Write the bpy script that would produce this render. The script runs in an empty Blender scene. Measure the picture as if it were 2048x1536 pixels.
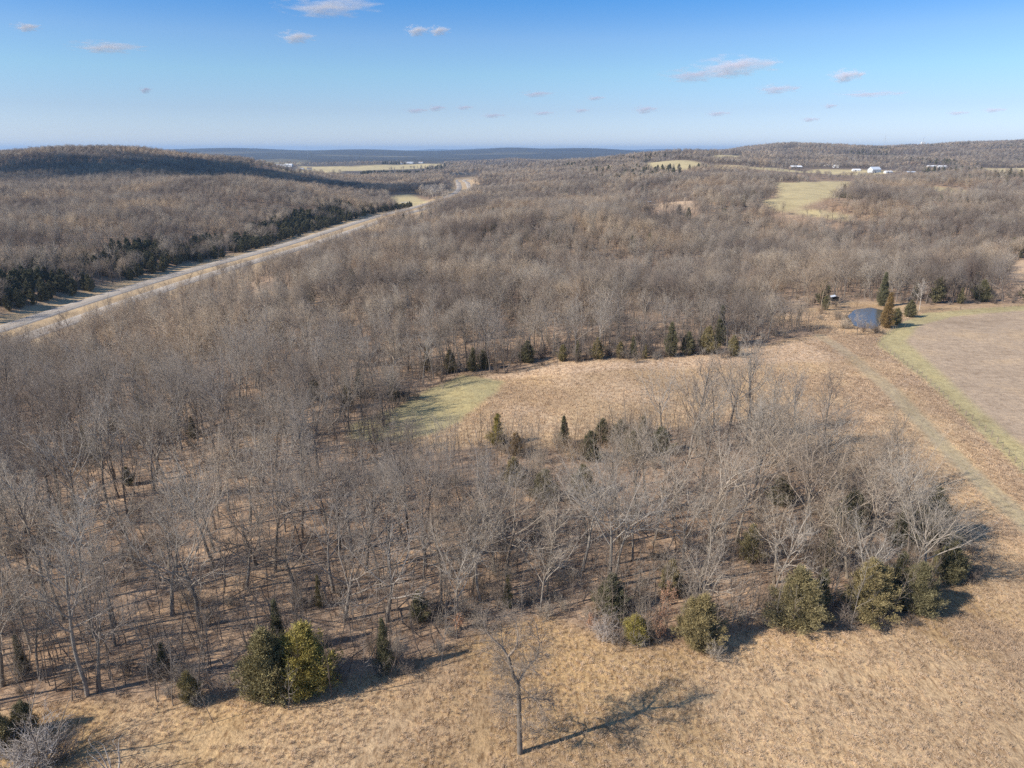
import bpy, math, random
import numpy as np
from mathutils import Vector, Matrix
R = math.radians
# ------------------------------------------------------------------ camera, sky, sun, exposure
PITCH = 18.5; FOC = 1400.0; CAMZ = 55.0
scn = bpy.context.scene
COL = scn.collection
cam_d = bpy.data.cameras.new('camera'); cam = bpy.data.objects.new('camera', cam_d); COL.objects.link(cam)
cam.location = (0, 0, CAMZ); cam.rotation_euler = (R(90 - PITCH), 0, 0)
cam_d.sensor_width = 36.0; cam_d.lens = 36.0 * FOC / 2048.0; cam_d.clip_start = 1.0; cam_d.clip_end = 80000
scn.camera = cam
SUN_EL = 36.0; SHX, SHY = 0.93, 0.37            # shadows fall towards (SHX, SHY)
world = bpy.data.worlds.new('World'); scn.world = world; world.use_nodes = True
wn = world.node_tree; bg = wn.nodes['Background']
sky = wn.nodes.new('ShaderNodeTexSky'); sky.sky_type = 'NISHITA'; sky.sun_disc = False
sky.sun_elevation = R(SUN_EL)
sky.sun_rotation = math.atan2(-SHX, -SHY)
sky.altitude = 0.0; sky.air_density = 1.0; sky.dust_density = 0.25; sky.ozone_density = 2.2
SKYC = [(0.0, (.66, .78, 1.18)), (.0125, (.645, .755, 1.15)), (.05, (.555, .65, .93)), (.093, (.54, .71, .89)), (.134, (.49, .665, .905)), (.156, (.37, .61, .91)), (.177, (.27, .575, .925)), (.35, (.5, .72, .95))]
wt = wn.nodes.new('ShaderNodeTexCoord'); ws = wn.nodes.new('ShaderNodeSeparateXYZ'); wn.links.new(wt.outputs['Generated'], ws.inputs[0])
wr = wn.nodes.new('ShaderNodeValToRGB'); wn.links.new(ws.outputs[2], wr.inputs[0])
for k, (p, c) in enumerate(SKYC):
    e = wr.color_ramp.elements[k] if k < 2 else wr.color_ramp.elements.new(p)
    e.position = p; e.color = (*[v / 1.4 for v in c], 1)
wx = wn.nodes.new('ShaderNodeMix'); wx.data_type = 'RGBA'; wx.blend_type = 'MULTIPLY'; wx.inputs[0].default_value = 1.0
wn.links.new(sky.outputs[0], wx.inputs[6]); wn.links.new(wr.outputs[0], wx.inputs[7])
wn.links.new(wx.outputs[2], bg.inputs[0]); bg.inputs[1].default_value = 0.15
sd = bpy.data.lights.new('sun', 'SUN'); sd.energy = 4.2; sd.angle = R(0.53); sd.color = (1.0, 0.93, 0.84)
sun = bpy.data.objects.new('sun', sd); COL.objects.link(sun)
sun.rotation_euler = Vector((-SHX * math.cos(R(SUN_EL)), -SHY * math.cos(R(SUN_EL)), math.sin(R(SUN_EL)))).to_track_quat('Z', 'Y').to_euler()
scn.view_settings.view_transform = 'Standard'; scn.view_settings.look = 'None'
scn.view_settings.exposure = 0.58; scn.view_settings.gamma = 1.0; scn.view_settings.use_curve_mapping = False
scn.cycles.max_bounces = 5; scn.cycles.diffuse_bounces = 2; scn.cycles.glossy_bounces = 2
scn.cycles.volume_bounces = 1; scn.cycles.transparent_max_bounces = 8
scn.cycles.use_denoising = False

rng = np.random.default_rng(7)
pyr = random.Random(5)

# ------------------------------------------------------------------ noise and terrain
def _hash(ix, iy, seed):
    h = (ix.astype(np.int64) * 374761393 + iy.astype(np.int64) * 668265263 + seed * 1442695041) & 0xFFFFFFFF
    h = ((h ^ (h >> 13)) * 1274126177) & 0xFFFFFFFF
    h = h ^ (h >> 16)
    return (h & 0xFFFFFF) / float(0xFFFFFF)
def vnoise(x, y, wl, seed=0):
    x = np.asarray(x, float) / wl; y = np.asarray(y, float) / wl
    ix = np.floor(x); iy = np.floor(y); fx = x - ix; fy = y - iy
    fx = fx * fx * (3 - 2 * fx); fy = fy * fy * (3 - 2 * fy)
    a = _hash(ix, iy, seed); b = _hash(ix + 1, iy, seed); c = _hash(ix, iy + 1, seed); d = _hash(ix + 1, iy + 1, seed)
    return (a + (b - a) * fx + (c - a) * fy + (a - b - c + d) * fx * fy) * 2 - 1
def fbm(x, y, wl, seed=0, oct=3):
    t = 0; a = 1; s = 0
    for k in range(oct):
        t = t + a * vnoise(x + 37.1 * k, y - 11.7 * k, wl / 2 ** k, seed + k); s += a; a *= .5
    return t / s
def sstep(a, b, x):
    t = np.clip((np.asarray(x, float) - a) / (b - a), 0, 1); return t * t * (3 - 2 * t)

YR = [10, 60, 120, 180, 240, 300, 360, 440, 550, 700, 900, 1150, 1500, 2000, 2700, 3700, 5500, 8500, 14000, 30000]
SC = [-1.6, -.697, -.62, -.522, -.435, -.348, -.22, -.125, -.06, 0, .12, .249, .385, .528, .697, 1.6]
L = [0, 0, -3, -10, -20, -25, -22, -14, -8, -3, 0, 5, 40, 20, -15, -25, -22, -22, -22, -22]
TZ = [L, L,
 [0, 0, -2, -8, -16, -24, -25, -18, -9, -4, 0, 6, 49, 20, -15, -25, -22, -22, -22, -22],
 [0, 0, -2, -6, -12, -20, -25, -25, -12, -5, 0, 6, 42, 20, -15, -25, -22, -22, -22, -22],
 [0, 0, -1, -4, -9, -15, -20, -25, -22, -8, -1, 5, 26, 10, -20, -25, -22, -22, -22, -22],
 [0, 0, -1, -3, -7, -11, -14, -19, -25, -18, -4, 3, 10, -5, -25, -25, -22, -22, -22, -22],
 [0, 0, -1, -2, -4, -7, -10, -14, -19, -25, -24, -15, -20, -25, -25, -25, -22, -22, -22, -22],
 [0, 0, 0, -2, -4, -6, -9, -12, -16, -22, -25, -25, -22, -20, -22, -25, -22, -22, -22, -22],
 [0, 0, 0, -1, -3, -6, -9, -10, -9, -13, -17, -14, -13, -12, -16, -23, -22, -22, -22, -22],
 [0, 0, 0, -1, -2, -5, -10, -11, -5, -7, -12, -12, -12, -3, -12, -22, -22, -22, -22, -22],
 [0, 0, 0, 0, -1, -6, -14, -12, -4, -4, -9, -7, 0, 7, 13, 0, -15, -15, -22, -22],
 [0, 0, 0, 0, 0, -5, -13, -14, -10, 1, -5, -2, 4, 21, 45, 36, 5, -15, -22, -22],
 [0, 0, 0, 0, 0, -4, -10, -15, -15, -2, 8, 8, 2, 16, 35, 63, 40, 10, -15, -22],
 [0, 0, 0, 0, 0, -2, -7, -12, -12, -3, 3, 6, 2, 16, 31, 68, 50, 15, -15, -22],
 [0, 0, 0, 0, 0, -1, -4, -8, -9, -4, 2, 6, 4, 18, 28, 76, 60, 20, -15, -22],
 [0, 0, 0, 0, 0, 0, -3, -6, -6, -3, 3, 7, 12, 18, 28, 76, 60, 20, -15, -22]]
TZ = np.array(TZ, float)
LY = np.log(np.array(YR, float)); SCa = np.array(SC)
def _cr(p0, p1, p2, p3, t):
    return 0.5 * (2 * p1 + (p2 - p0) * t + (2 * p0 - 5 * p1 + 4 * p2 - p3) * t * t + (3 * p1 - p0 - 3 * p2 + p3) * t ** 3)
def ztable(x, y):
    y = np.maximum(np.asarray(y, float), 10.0); s = np.clip(np.asarray(x, float) / y, -1.599, 1.599)
    u = np.interp(s, SCa, np.arange(len(SC))); v = np.interp(np.log(y), LY, np.arange(len(YR)))
    iu = np.clip(np.floor(u).astype(int), 0, len(SC) - 2); iv = np.clip(np.floor(v).astype(int), 0, len(YR) - 2)
    fu = u - iu; fv = v - iv
    cols = []
    for k in (-1, 0, 1, 2):
        c = np.clip(iu + k, 0, len(SC) - 1)
        r = [TZ[c, np.clip(iv + j, 0, len(YR) - 1)] for j in (-1, 0, 1, 2)]
        cols.append(_cr(*r, fv))
    return _cr(*cols, fu)
ROAD = np.array([(-250, 60), (-238, 200), (-230, 305), (-223, 402), (-214, 480), (-190, 627), (-172, 800), (-160, 900), (-132, 1050), (-112, 1200), (-100, 1400), (-105, 1600), (-125, 1850), (-140, 2050), (-60, 2250), (120, 2400)], float)
def seg_dist(x, y, P, closed=False):
    x = np.asarray(x, float); y = np.asarray(y, float)
    best = np.full(x.shape, 1e18)
    n = len(P)
    for i in range(n if closed else n - 1):
        ax, ay = P[i]; bx, by = P[(i + 1) % n]
        dx, dy = bx - ax, by - ay; l2 = dx * dx + dy * dy + 1e-9
        t = np.clip(((x - ax) * dx + (y - ay) * dy) / l2, 0, 1)
        best = np.minimum(best, (x - ax - t * dx) ** 2 + (y - ay - t * dy) ** 2)
    return np.sqrt(best)
def inpoly(x, y, P):
    x = np.asarray(x, float); y = np.asarray(y, float); c = np.zeros(x.shape, bool); n = len(P); j = n - 1
    for i in range(n):
        xi, yi = P[i]; xj, yj = P[j]
        c ^= ((yi > y) != (yj > y)) & (x < (xj - xi) * (y - yi) / (yj - yi + 1e-12) + xi); j = i
    return c
def sdist(x, y, P):
    """signed distance, positive inside"""
    x = np.asarray(x, float); y = np.asarray(y, float)
    x0, y0 = P.min(0); x1, y1 = P.max(0); m = 30 + 0.05 * y0
    out = np.full(x.shape, -1e3)
    k = (x > x0 - m) & (x < x1 + m) & (y > y0 - m) & (y < y1 + m)
    if k.any():
        d = seg_dist(x[k], y[k], P, True); out[k] = np.where(inpoly(x[k], y[k], P), d, -d)
    return out
POND = None; PONDZ = 0.0
def ground(x, y):
    x = np.asarray(x, float); y = np.asarray(y, float)
    z = ztable(x, y)
    f = sstep(180, 420, y) * (1 - sstep(4000, 6000, y))
    z = z + f * (10.0 * vnoise(x + .35 * y, y, 230, 3) + 4.0 * vnoise(x, y, 100, 4))
    z = z + sstep(1000, 2000, y) * (1 - sstep(4200, 5200, y)) * 17 * vnoise(x, y, 430, 5)
    z = z + sstep(4800, 7500, y) * (sstep(6500, 11000, y) * (80 * vnoise(x, y, 2600, 8) + 26 * vnoise(x, y, 1000, 10) + 26) + 14 * vnoise(x, y, 1300, 9) + 2)
    z = z + (1 - sstep(300, 500, y)) * .35 * vnoise(x, y, 22, 6)
    d = seg_dist(x, y, ROAD); rt = (x > np.interp(y, ROAD[:, 1], ROAD[:, 0])) & (y < 780); w = 1 - np.where(rt, sstep(24, 84, d), sstep(17, 46, d))
    z = z * (1 - w) + (-25.0) * w
    if POND is not None:
        pd = sdist(x, y, POND); z = z - 1.5 * sstep(-1.5, 2.5, pd)
    return z
cth, sth = math.cos(R(PITCH)), math.sin(R(PITCH))
def unproj(px, py):
    """the ground point seen at a pixel of the 2048-wide picture"""
    r = (px - 1024) / FOC; up = (768 - py) / FOC
    d = np.array([r, cth + up * sth, -sth + up * cth])
    ys = np.exp(np.linspace(math.log(15), math.log(30000), 2500)); t = ys / d[1]
    h = CAMZ + t * d[2] - ground(t * d[0], ys)
    k = np.argmax(h < 0) if (h < 0).any() else len(ys) - 1
    if k > 0:
        a, b = h[k - 1], h[k]; f = a / (a - b) if a != b else 0
        y = ys[k - 1] + (ys[k] - ys[k - 1]) * f
    else: y = ys[k]
    return d[0] * y / d[1], y
def proj(x, y, z):
    dz = z - CAMZ; zc = y * cth - dz * sth
    return 1024 + FOC * x / zc, 768 - FOC * (y * sth + dz * cth) / zc, zc
def G(x, y): return float(ground(np.array([x]), np.array([y]))[0])
def W(pts): return np.array([unproj(*p) for p in pts])

OPEN = W([(-400, 1440), (0, 1425), (130, 1410), (260, 1395), (380, 1405), (520, 1392), (660, 1372), (790, 1338), (920, 1285), (1010, 1248), (1100, 1235), (1230, 1288), (1400, 1297), (1500, 1265), (1640, 1266), (1780, 1258), (1850, 1220), (1893, 1150), (1890, 1080), (1850, 1020), (1780, 965), (1700, 935), (1620, 900), (1540, 862), (1470, 842), (1380, 855), (1250, 862), (1130, 888), (1070, 905), (1000, 890), (930, 895), (880, 905), (800, 888), (785, 862), (805, 815), (850, 780), (930, 747), (1010, 750), (1100, 722), (1230, 718), (1400, 707), (1530, 690), (1640, 668), (1600, 650), (1540, 640), (1560, 620), (1640, 614), (1700, 600), (1850, 612), (2048, 607), (2500, 590), (2900, 1700), (-400, 1900)])
CLEAR = W([(790, 815), (860, 778), (925, 752), (1010, 762), (995, 785), (960, 810), (915, 845), (870, 868), (800, 884), (700, 878), (692, 850)])
STRIP = W([(1752, 690), (1765, 668), (1810, 642), (1850, 626), (2048, 611), (2500, 592), (2900, 1500), (2048, 950), (1900, 810), (1847, 757)])
CROP = W([(1812, 682), (1840, 650), (1910, 632), (2048, 621), (2500, 603), (2900, 1300), (2048, 893), (1946, 806), (1868, 733)])
TRACK = W([(1640, 672), (1671, 690), (1717, 725), (1780, 778), (1840, 842), (1900, 905), (1960, 962), (2048, 1045), (2200, 1170), (2400, 1330)])
THATCH = W([(1040, 728), (1230, 722), (1400, 711), (1540, 693), (1650, 672), (1700, 700), (1690, 722), (1560, 726), (1340, 738), (1100, 752), (960, 760)])
FENCE1 = W([(1752, 684), (1800, 722), (1847, 757), (1900, 806), (1975, 868), (2048, 945), (2160, 1050), (2300, 1180)])
FENCE2 = W([(1835, 626), (1900, 621), (1975, 618), (2048, 613), (2150, 607), (2300, 600)])
FENCE3 = W([(1752, 684), (1775, 670), (1800, 652)])
POND = W([(1695, 634), (1708, 626), (1740, 623), (1765, 627), (1770, 637), (1757, 650), (1745, 656), (1726, 655), (1708, 648)])
PONDZ = float(ztable(POND[:, 0], POND[:, 1]).mean()) - .35
PAST = [W(p) for p in (
 [(1520, 402), (1555, 396), (1556, 378), (1545, 365), (1640, 362), (1700, 363), (1712, 372), (1672, 384), (1690, 395), (1640, 402), (1610, 412), (1580, 425), (1545, 420)],
 [(1595, 418), (1640, 420), (1700, 431), (1700, 442), (1650, 436), (1590, 427)],
 [(1282, 331), (1300, 324), (1345, 321), (1392, 323), (1420, 331), (1370, 340), (1310, 338)],
 [(1404, 320), (1430, 311), (1480, 310), (1486, 316), (1440, 322)],
 [(1400, 331), (1500, 333), (1640, 338), (1800, 342), (1760, 349), (1600, 345), (1450, 340)],
 [(1265, 414), (1330, 405), (1395, 406), (1392, 416), (1330, 420)],
 [(1850, 372), (1900, 376), (1950, 384), (1935, 391), (1870, 384)],
 [(1960, 336), (2150, 336), (2150, 352), (2000, 350)],
 [(2010, 525), (2100, 515), (2100, 590), (2035, 580)],
 [(782, 392), (820, 388), (868, 402), (872, 410), (835, 416), (800, 420)],
 [(505, 527 - 5), (520, 575), (555, 580), (545, 600), (510, 600)],
 [(560, 338), (600, 332), (700, 333), (800, 330), (880, 326), (890, 331), (800, 339), (700, 342), (630, 347), (580, 346)],
 [(505, 321), (560, 317), (625, 321), (600, 329), (540, 329)],
 [(1570, 600), (1560, 630), (1620, 640), (1600, 600)])]
FARP = PAST[11:13]

# ------------------------------------------------------------------ mesh + material helpers
def mesh_obj(name, verts, faces, mats=(), parent=None, smooth=False, link=True):
    me = bpy.data.meshes.new(name)
    verts = np.asarray(verts, np.float32)
    if isinstance(faces, np.ndarray):
        n, k = faces.shape
        me.vertices.add(len(verts)); me.vertices.foreach_set('co', verts.ravel())
        me.loops.add(n * k); me.loops.foreach_set('vertex_index', faces.astype(np.int32).ravel())
        me.polygons.add(n); me.polygons.foreach_set('loop_start', np.arange(0, n * k, k, dtype=np.int32))
        me.update(calc_edges=True)
    else:
        me.from_pydata([tuple(map(float, v)) for v in verts], [], faces); me.update()
    if smooth: me.polygons.foreach_set('use_smooth', np.ones(len(me.polygons), bool))
    for m in mats: me.materials.append(m)
    o = bpy.data.objects.new(name, me)
    if link: COL.objects.link(o)
    if parent: o.parent = parent
    return o
def tag(o, label=None, cat=None, group=None, kind=None):
    if label: o['label'] = label
    if cat: o['category'] = cat
    if group: o['group'] = group
    if kind: o['kind'] = kind
    return o
def empty(name, loc, rz=0.0, scale=1.0):
    o = bpy.data.objects.new(name, None); COL.objects.link(o); o.location = loc; o.rotation_euler = (0, 0, rz)
    o.scale = (scale,) * 3; o.empty_display_size = .3
    return o
class NT:
    def __init__(s, name):
        s.m = bpy.data.materials.new(name); s.m.use_nodes = True; s.t = s.m.node_tree
        s.b = s.t.nodes['Principled BSDF']; s.b.inputs['Roughness'].default_value = .9
        s.b.inputs['Specular IOR Level'].default_value = .2
    def n(s, typ, **kw):
        nd = s.t.nodes.new(typ)
        for k, v in kw.items(): setattr(nd, k, v)
        return nd
    def l(s, a, b): s.t.links.new(a, b)
    def noise(s, vec, scale, detail=4, rough=.6):
        nd = s.n('ShaderNodeTexNoise'); nd.inputs['Scale'].default_value = scale; nd.inputs['Detail'].default_value = detail
        nd.inputs['Roughness'].default_value = rough
        if vec is not None: s.l(vec, nd.inputs['Vector'])
        return nd
    def ramp(s, fac, stops):
        nd = s.n('ShaderNodeValToRGB'); s.l(fac, nd.inputs[0]); e = nd.color_ramp.elements
        while len(e) < len(stops): e.new(.5)
        for el, (p, c) in zip(e, stops):
            el.position = p; el.color = (c, c, c, 1) if isinstance(c, (int, float)) else (*c, 1)
        return nd
    def mix(s, fac, a, b, mode='MIX'):
        nd = s.n('ShaderNodeMix', data_type='RGBA', blend_type=mode)
        for sock, v in ((nd.inputs[0], fac), (nd.inputs[6], a), (nd.inputs[7], b)):
            if isinstance(v, bpy.types.NodeSocket): s.l(v, sock)
            elif isinstance(v, (int, float)): sock.default_value = v if sock.type == 'VALUE' else (v, v, v, 1)
            else: sock.default_value = (*v, 1)
        return nd.outputs[2]
    def math(s, op, a, b=0.0):
        nd = s.n('ShaderNodeMath', operation=op)
        for sock, v in ((nd.inputs[0], a), (nd.inputs[1], b)):
            if isinstance(v, bpy.types.NodeSocket): s.l(v, sock)
            else: sock.default_value = v
        return nd.outputs[0]
def flat_mat(name, col, rough=.8, var=.25, scale=3.0, metal=0.0):
    m = NT(name); tc = m.n('ShaderNodeTexCoord'); nz = m.noise(tc.outputs['Object'], scale, 5)
    c = m.mix(nz.outputs[0], tuple(v * (1 - var) for v in col), tuple(min(1, v * (1 + var)) for v in col))
    m.l(c, m.b.inputs['Base Color']); m.b.inputs['Roughness'].default_value = rough; m.b.inputs['Metallic'].default_value = metal
    return m.m
def bark_mat(name, stops, var=.5):
    m = NT(name); oi = m.n('ShaderNodeObjectInfo'); geo = m.n('ShaderNodeNewGeometry')
    r = m.ramp(oi.outputs['Random'], stops); r.color_ramp.interpolation = 'LINEAR'
    nz = m.noise(geo.outputs['Position'], 1.3, 3)
    k = m.ramp(nz.outputs[0], [(.3, 1 - var * .5), (.7, 1 + var * .35)])
    # a broad drift of tone across the woods: stands of different species
    nb = m.noise(oi.outputs['Location'], .012, 3)
    kb = m.ramp(nb.outputs[0], [(.37, (.62, .60, .62)), (.5, (1, 1, 1)), (.63, (1.3, 1.17, 1.0))])
    c = m.mix(1.0, m.mix(1.0, r.outputs[0], k.outputs[0], 'MULTIPLY'), kb.outputs[0], 'MULTIPLY')
    m.l(c, m.b.inputs['Base Color']); m.b.inputs['Roughness'].default_value = .85
    return m.m
M_TRUNK = bark_mat('bark', [(0, (.15, .115, .09)), (.35, (.20, .16, .125)), (.7, (.25, .215, .18)), (1, (.13, .105, .085))])
M_TWIG = bark_mat('twigs', [(0, (.225, .175, .13)), (.3, (.30, .25, .195)), (.6, (.41, .355, .285)), (.8, (.29, .235, .185)), (1, (.215, .16, .12))], .6)
M_TRUNKN = bark_mat('near_bark', [(0, (.20, .165, .13)), (.35, (.26, .225, .18)), (.7, (.33, .29, .24)), (1, (.17, .135, .105))])
M_TWIGN = bark_mat('near_twigs', [(0, (.30, .245, .185)), (.3, (.38, .325, .26)), (.6, (.45, .395, .325)), (.8, (.34, .285, .23)), (1, (.29, .225, .165))], .4)
M_PALE = bark_mat('pale_bark', [(0, (.42, .38, .33)), (1, (.52, .47, .41))], .4)
def leaf_mat(name, stops):
    m = NT(name); oi = m.n('ShaderNodeObjectInfo'); geo = m.n('ShaderNodeNewGeometry')
    r = m.ramp(oi.outputs['Random'], stops)
    nz = m.noise(geo.outputs['Position'], 1.6, 4)
    k = m.ramp(nz.outputs[0], [(.3, .55), (.7, 1.5)])
    m.l(m.mix(1.0, r.outputs[0], k.outputs[0], 'MULTIPLY'), m.b.inputs['Base Color'])
    m.b.inputs['Roughness'].default_value = .75
    return m.m
M_CEDAR = leaf_mat('cedar_foliage', [(0, (.27, .22, .10)), (.3, (.22, .19, .09)), (.6, (.30, .235, .11)), (.85, (.20, .18, .095)), (1, (.31, .225, .12))])
M_CEDARDK = leaf_mat('dark_cedar_foliage', [(0, (.135, .13, .072)), (1, (.19, .165, .085))])
M_RUST = leaf_mat('rusty_cedar_foliage', [(0, (.25, .165, .07)), (1, (.22, .15, .065))])
M_BRIGHT = leaf_mat('bright_cedar_foliage', [(0, (.35, .28, .075)), (1, (.30, .25, .075))])
M_RUSSET = leaf_mat('russet_leaves', [(0, (.40, .22, .13)), (1, (.36, .20, .12))])

# land material: base colours of the cover come from the "land" attribute, its fine pattern from noise
def land_material():
    m = NT('land_cover'); geo = m.n('ShaderNodeNewGeometry'); P = geo.outputs['Position']
    at = m.n('ShaderNodeAttribute', attribute_name='land'); ak = m.n('ShaderNodeAttribute', attribute_name='cover')
    sep = m.n('ShaderNodeSeparateColor'); m.l(ak.outputs['Color'], sep.inputs[0])   # R = litter, G = dry grass, B = crop
    n1 = m.noise(P, .045, 6, .62); n2 = m.noise(P, .6, 6, .7); n3 = m.noise(P, 3.2, 5, .75)
    mp = m.n('ShaderNodeMapping'); m.l(P, mp.inputs[0]); mp.inputs['Scale'].default_value = (2.0, .55, 1.0); mp.inputs['Rotation'].default_value = (0, 0, R(-18))
    n4 = m.noise(mp.outputs[0], 1.4, 5, .7)
    v1 = m.ramp(n1.outputs[0], [(.32, (.80, .78, .76)), (.5, (1, 1, 1)), (.68, (1.14, 1.10, 1.0))])
    v2 = m.ramp(n2.outputs[0], [(.33, (.78, .74, .70)), (.5, (1, 1, 1)), (.66, (1.15, 1.12, 1.06))])
    v3 = m.ramp(n3.outputs[0], [(.3, .62), (.5, 1.0), (.72, 1.25)])
    c = m.mix(1.0, at.outputs['Color'], v1.outputs[0], 'MULTIPLY'); c = m.mix(1.0, c, v2.outputs[0], 'MULTIPLY')
    c = m.mix(1.0, c, v3.outputs[0], 'MULTIPLY')
    v4 = m.ramp(n4.outputs[0], [(.34, (.52, .46, .42)), (.5, (1, 1, 1)), (.7, (1.2, 1.18, 1.1))])
    c4 = m.mix(1.0, c, v4.outputs[0], 'MULTIPLY'); c = m.mix(sep.outputs[1], c, c4)
    lo = m.ramp(n2.outputs[0], [(.4, (.74, .70, .67)), (.55, (1.0, .98, .95)), (.68, (1.3, 1.18, 1.0))])
    cl = m.mix(1.0, c, lo.outputs[0], 'MULTIPLY'); c = m.mix(sep.outputs[0], c, cl)
    # faint stubble rows of the crop field
    mr = m.n('ShaderNodeMapping'); m.l(P, mr.inputs[0]); mr.inputs['Rotation'].default_value = (0, 0, R(24)); mr.inputs['Scale'].default_value = (.12, 1.0, 1.0)
    nr = m.noise(mr.outputs[0], 1.1, 4, .6); vr = m.ramp(nr.outputs[0], [(.35, (.92, .91, .90)), (.65, (1.06, 1.06, 1.06))])
    cr = m.mix(1.0, c, vr.outputs[0], 'MULTIPLY'); c = m.mix(sep.outputs[2], c, cr)
    m.l(c, m.b.inputs['Base Color'])
    hb = m.math('ADD', m.math('MULTIPLY', n3.outputs[0], .35), m.math('MULTIPLY', n2.outputs[0], .9))
    bp = m.n('ShaderNodeBump'); bp.inputs['Strength'].default_value = .55; bp.inputs['Distance'].default_value = .5
    m.l(hb, bp.inputs['Height']); m.l(bp.outputs[0], m.b.inputs['Normal'])
    m.b.inputs['Roughness'].default_value = 1.0; m.b.inputs['Specular IOR Level'].default_value = .05
    return m.m
M_LAND = land_material()

# ------------------------------------------------------------------ the ground, one sheet split by cover into named pieces
NS, NY = 560, 700
sv = np.linspace(-1.3, 1.3, NS); yv = np.exp(np.linspace(math.log(22), math.log(32000), NY))
Yg, Sg = np.meshgrid(yv, sv, indexing='ij'); Xg = Sg * Yg
X = Xg.ravel(); Y = Yg.ravel(); Z = ground(X, Y)
jit = .9 * fbm(X, Y, 7, 21) * np.clip(Y / 120, .6, 3)
d_open = sdist(X, Y, OPEN); d_clear = sdist(X, Y, CLEAR); d_strip = sdist(X, Y, STRIP); d_crop = sdist(X, Y, CROP); d_th = sdist(X, Y, THATCH)
LITTER = np.array((.42, .305, .215)); TAN = np.array((.52, .37, .22)); TANPALE = np.array((.57, .42, .285)); GREEN = np.array((.42, .355, .19))
YGREEN = np.array((.46, .385, .205)); CROPC = np.array((.455, .345, .24)); PASTC = np.array((.52, .43, .24)); WEED = np.array((.42, .305, .21))
MUD = np.array((.30, .22, .15)); TRK = np.array((.34, .275, .17)); FAR = np.array((.13, .115, .105))
col = np.tile(LITTER, (len(X), 1)); cover = np.zeros((len(X), 3)); cover[:, 0] = 1
def blend(w, c, cv=None):
    global col, cover
    w = np.clip(w, 0, 1)[:, None]; col = col * (1 - w) + np.asarray(c) * w
    if cv is not None: cover = cover * (1 - w) + np.asarray(cv, float) * w
blend(sstep(0, 1, .5 + .9 * fbm(X, Y, 60, 31)) * .5, (.31, .23, .17))
blend(sstep(.15, .6, fbm(X, Y, 16, 32)) * .5, (.40, .265, .165))
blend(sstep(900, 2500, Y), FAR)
wo = sstep(-1.6, 1.6, d_open + jit)
blend(wo, TAN, (0, 1, 0))
g = fbm(X, Y, 26, 41); blend(wo * sstep(.05, .5, g) * .6, (.36, .245, .15))
g = fbm(X, Y, 13, 42); blend(wo * sstep(.1, .5, g) * .5 * sstep(70, 130, Y), TANPALE)
g = fbm(X, Y, 18, 45); blend(wo * sstep(.1, .5, g) * .5 * (1 - sstep(80, 110, Y)), (.45, .295, .13))
blend(wo * sstep(-1.5, 2, d_th + jit), TANPALE * 1.06)
dt = seg_dist(X, Y, TRACK); df = seg_dist(X, Y, FENCE1)
weedz = wo * (1 - sstep(3, 30, dt)) * sstep(-.05, .35, fbm(X, Y, 14, 43)) + wo * (1 - sstep(1, 9, df)) * sstep(-.3, .2, fbm(X, Y, 9, 44))
blend(weedz * .75 * (1 - sstep(-1, 1, d_strip)), WEED)
blend(wo * sstep(.25, .6, fbm(X + 300, Y, 17, 46)) * sstep(30, 60, X) * .55, WEED)
blend(sstep(-1.2, 1.2, d_clear + jit * .6), GREEN, (0, .25, 0))
blend(sstep(-.8, .8, d_strip + .3 * jit), YGREEN, (0, .2, 0))
blend(sstep(-1.2, 1.2, d_crop + .3 * jit), CROPC, (0, 0, 1))
lw = (1 - sstep(1.3, 2.4, dt + .5 * jit)) * (.45 + .55 * (1 - sstep(130, 190, Y))); blend(lw, np.array((.45, .365, .22)), (0, .3, 0))
rut = np.abs(dt - .95); blend((1 - sstep(.15, .75, rut)) * .7 * (1 - sstep(200, 330, Y) * .3), (.40, .32, .22))
for i, p in enumerate(PAST):
    d = sdist(X, Y, p); s_ = 1.2 * np.clip(p[:, 1].mean() / 150, 1, 30)
    blend(sstep(-s_, s_, d), PASTC if i not in (5, 8, 10, 13) else TANPALE * .95, (0, .25, 0))
# road verge and bluff
dr = seg_dist(X, Y, ROAD)
blend((1 - sstep(24, 34, dr + 3 * fbm(X, Y, 20, 51))), (.54, .40, .24), (0, .4, 0))
blend((1 - sstep(34, 60, dr)) * .6 * (X > np.interp(Y, ROAD[:, 1], ROAD[:, 0])), (.46, .34, .21))
# far farmland patches
fp = sstep(.18, .3, vnoise(X, Y, 1500, 61) * .6 + vnoise(X, Y, 520, 62) * .5) * sstep(4300, 5200, Y) * (X < Y * .3)
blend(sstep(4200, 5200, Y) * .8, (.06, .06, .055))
blend(fp * .8 * (1 - sstep(6500, 9500, Y)), (.36, .31, .18)); 
pw = sstep(-3, 0, sdist(X, Y, POND)); blend(pw, (.22, .16, .10), (0, 0, 0))

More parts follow.
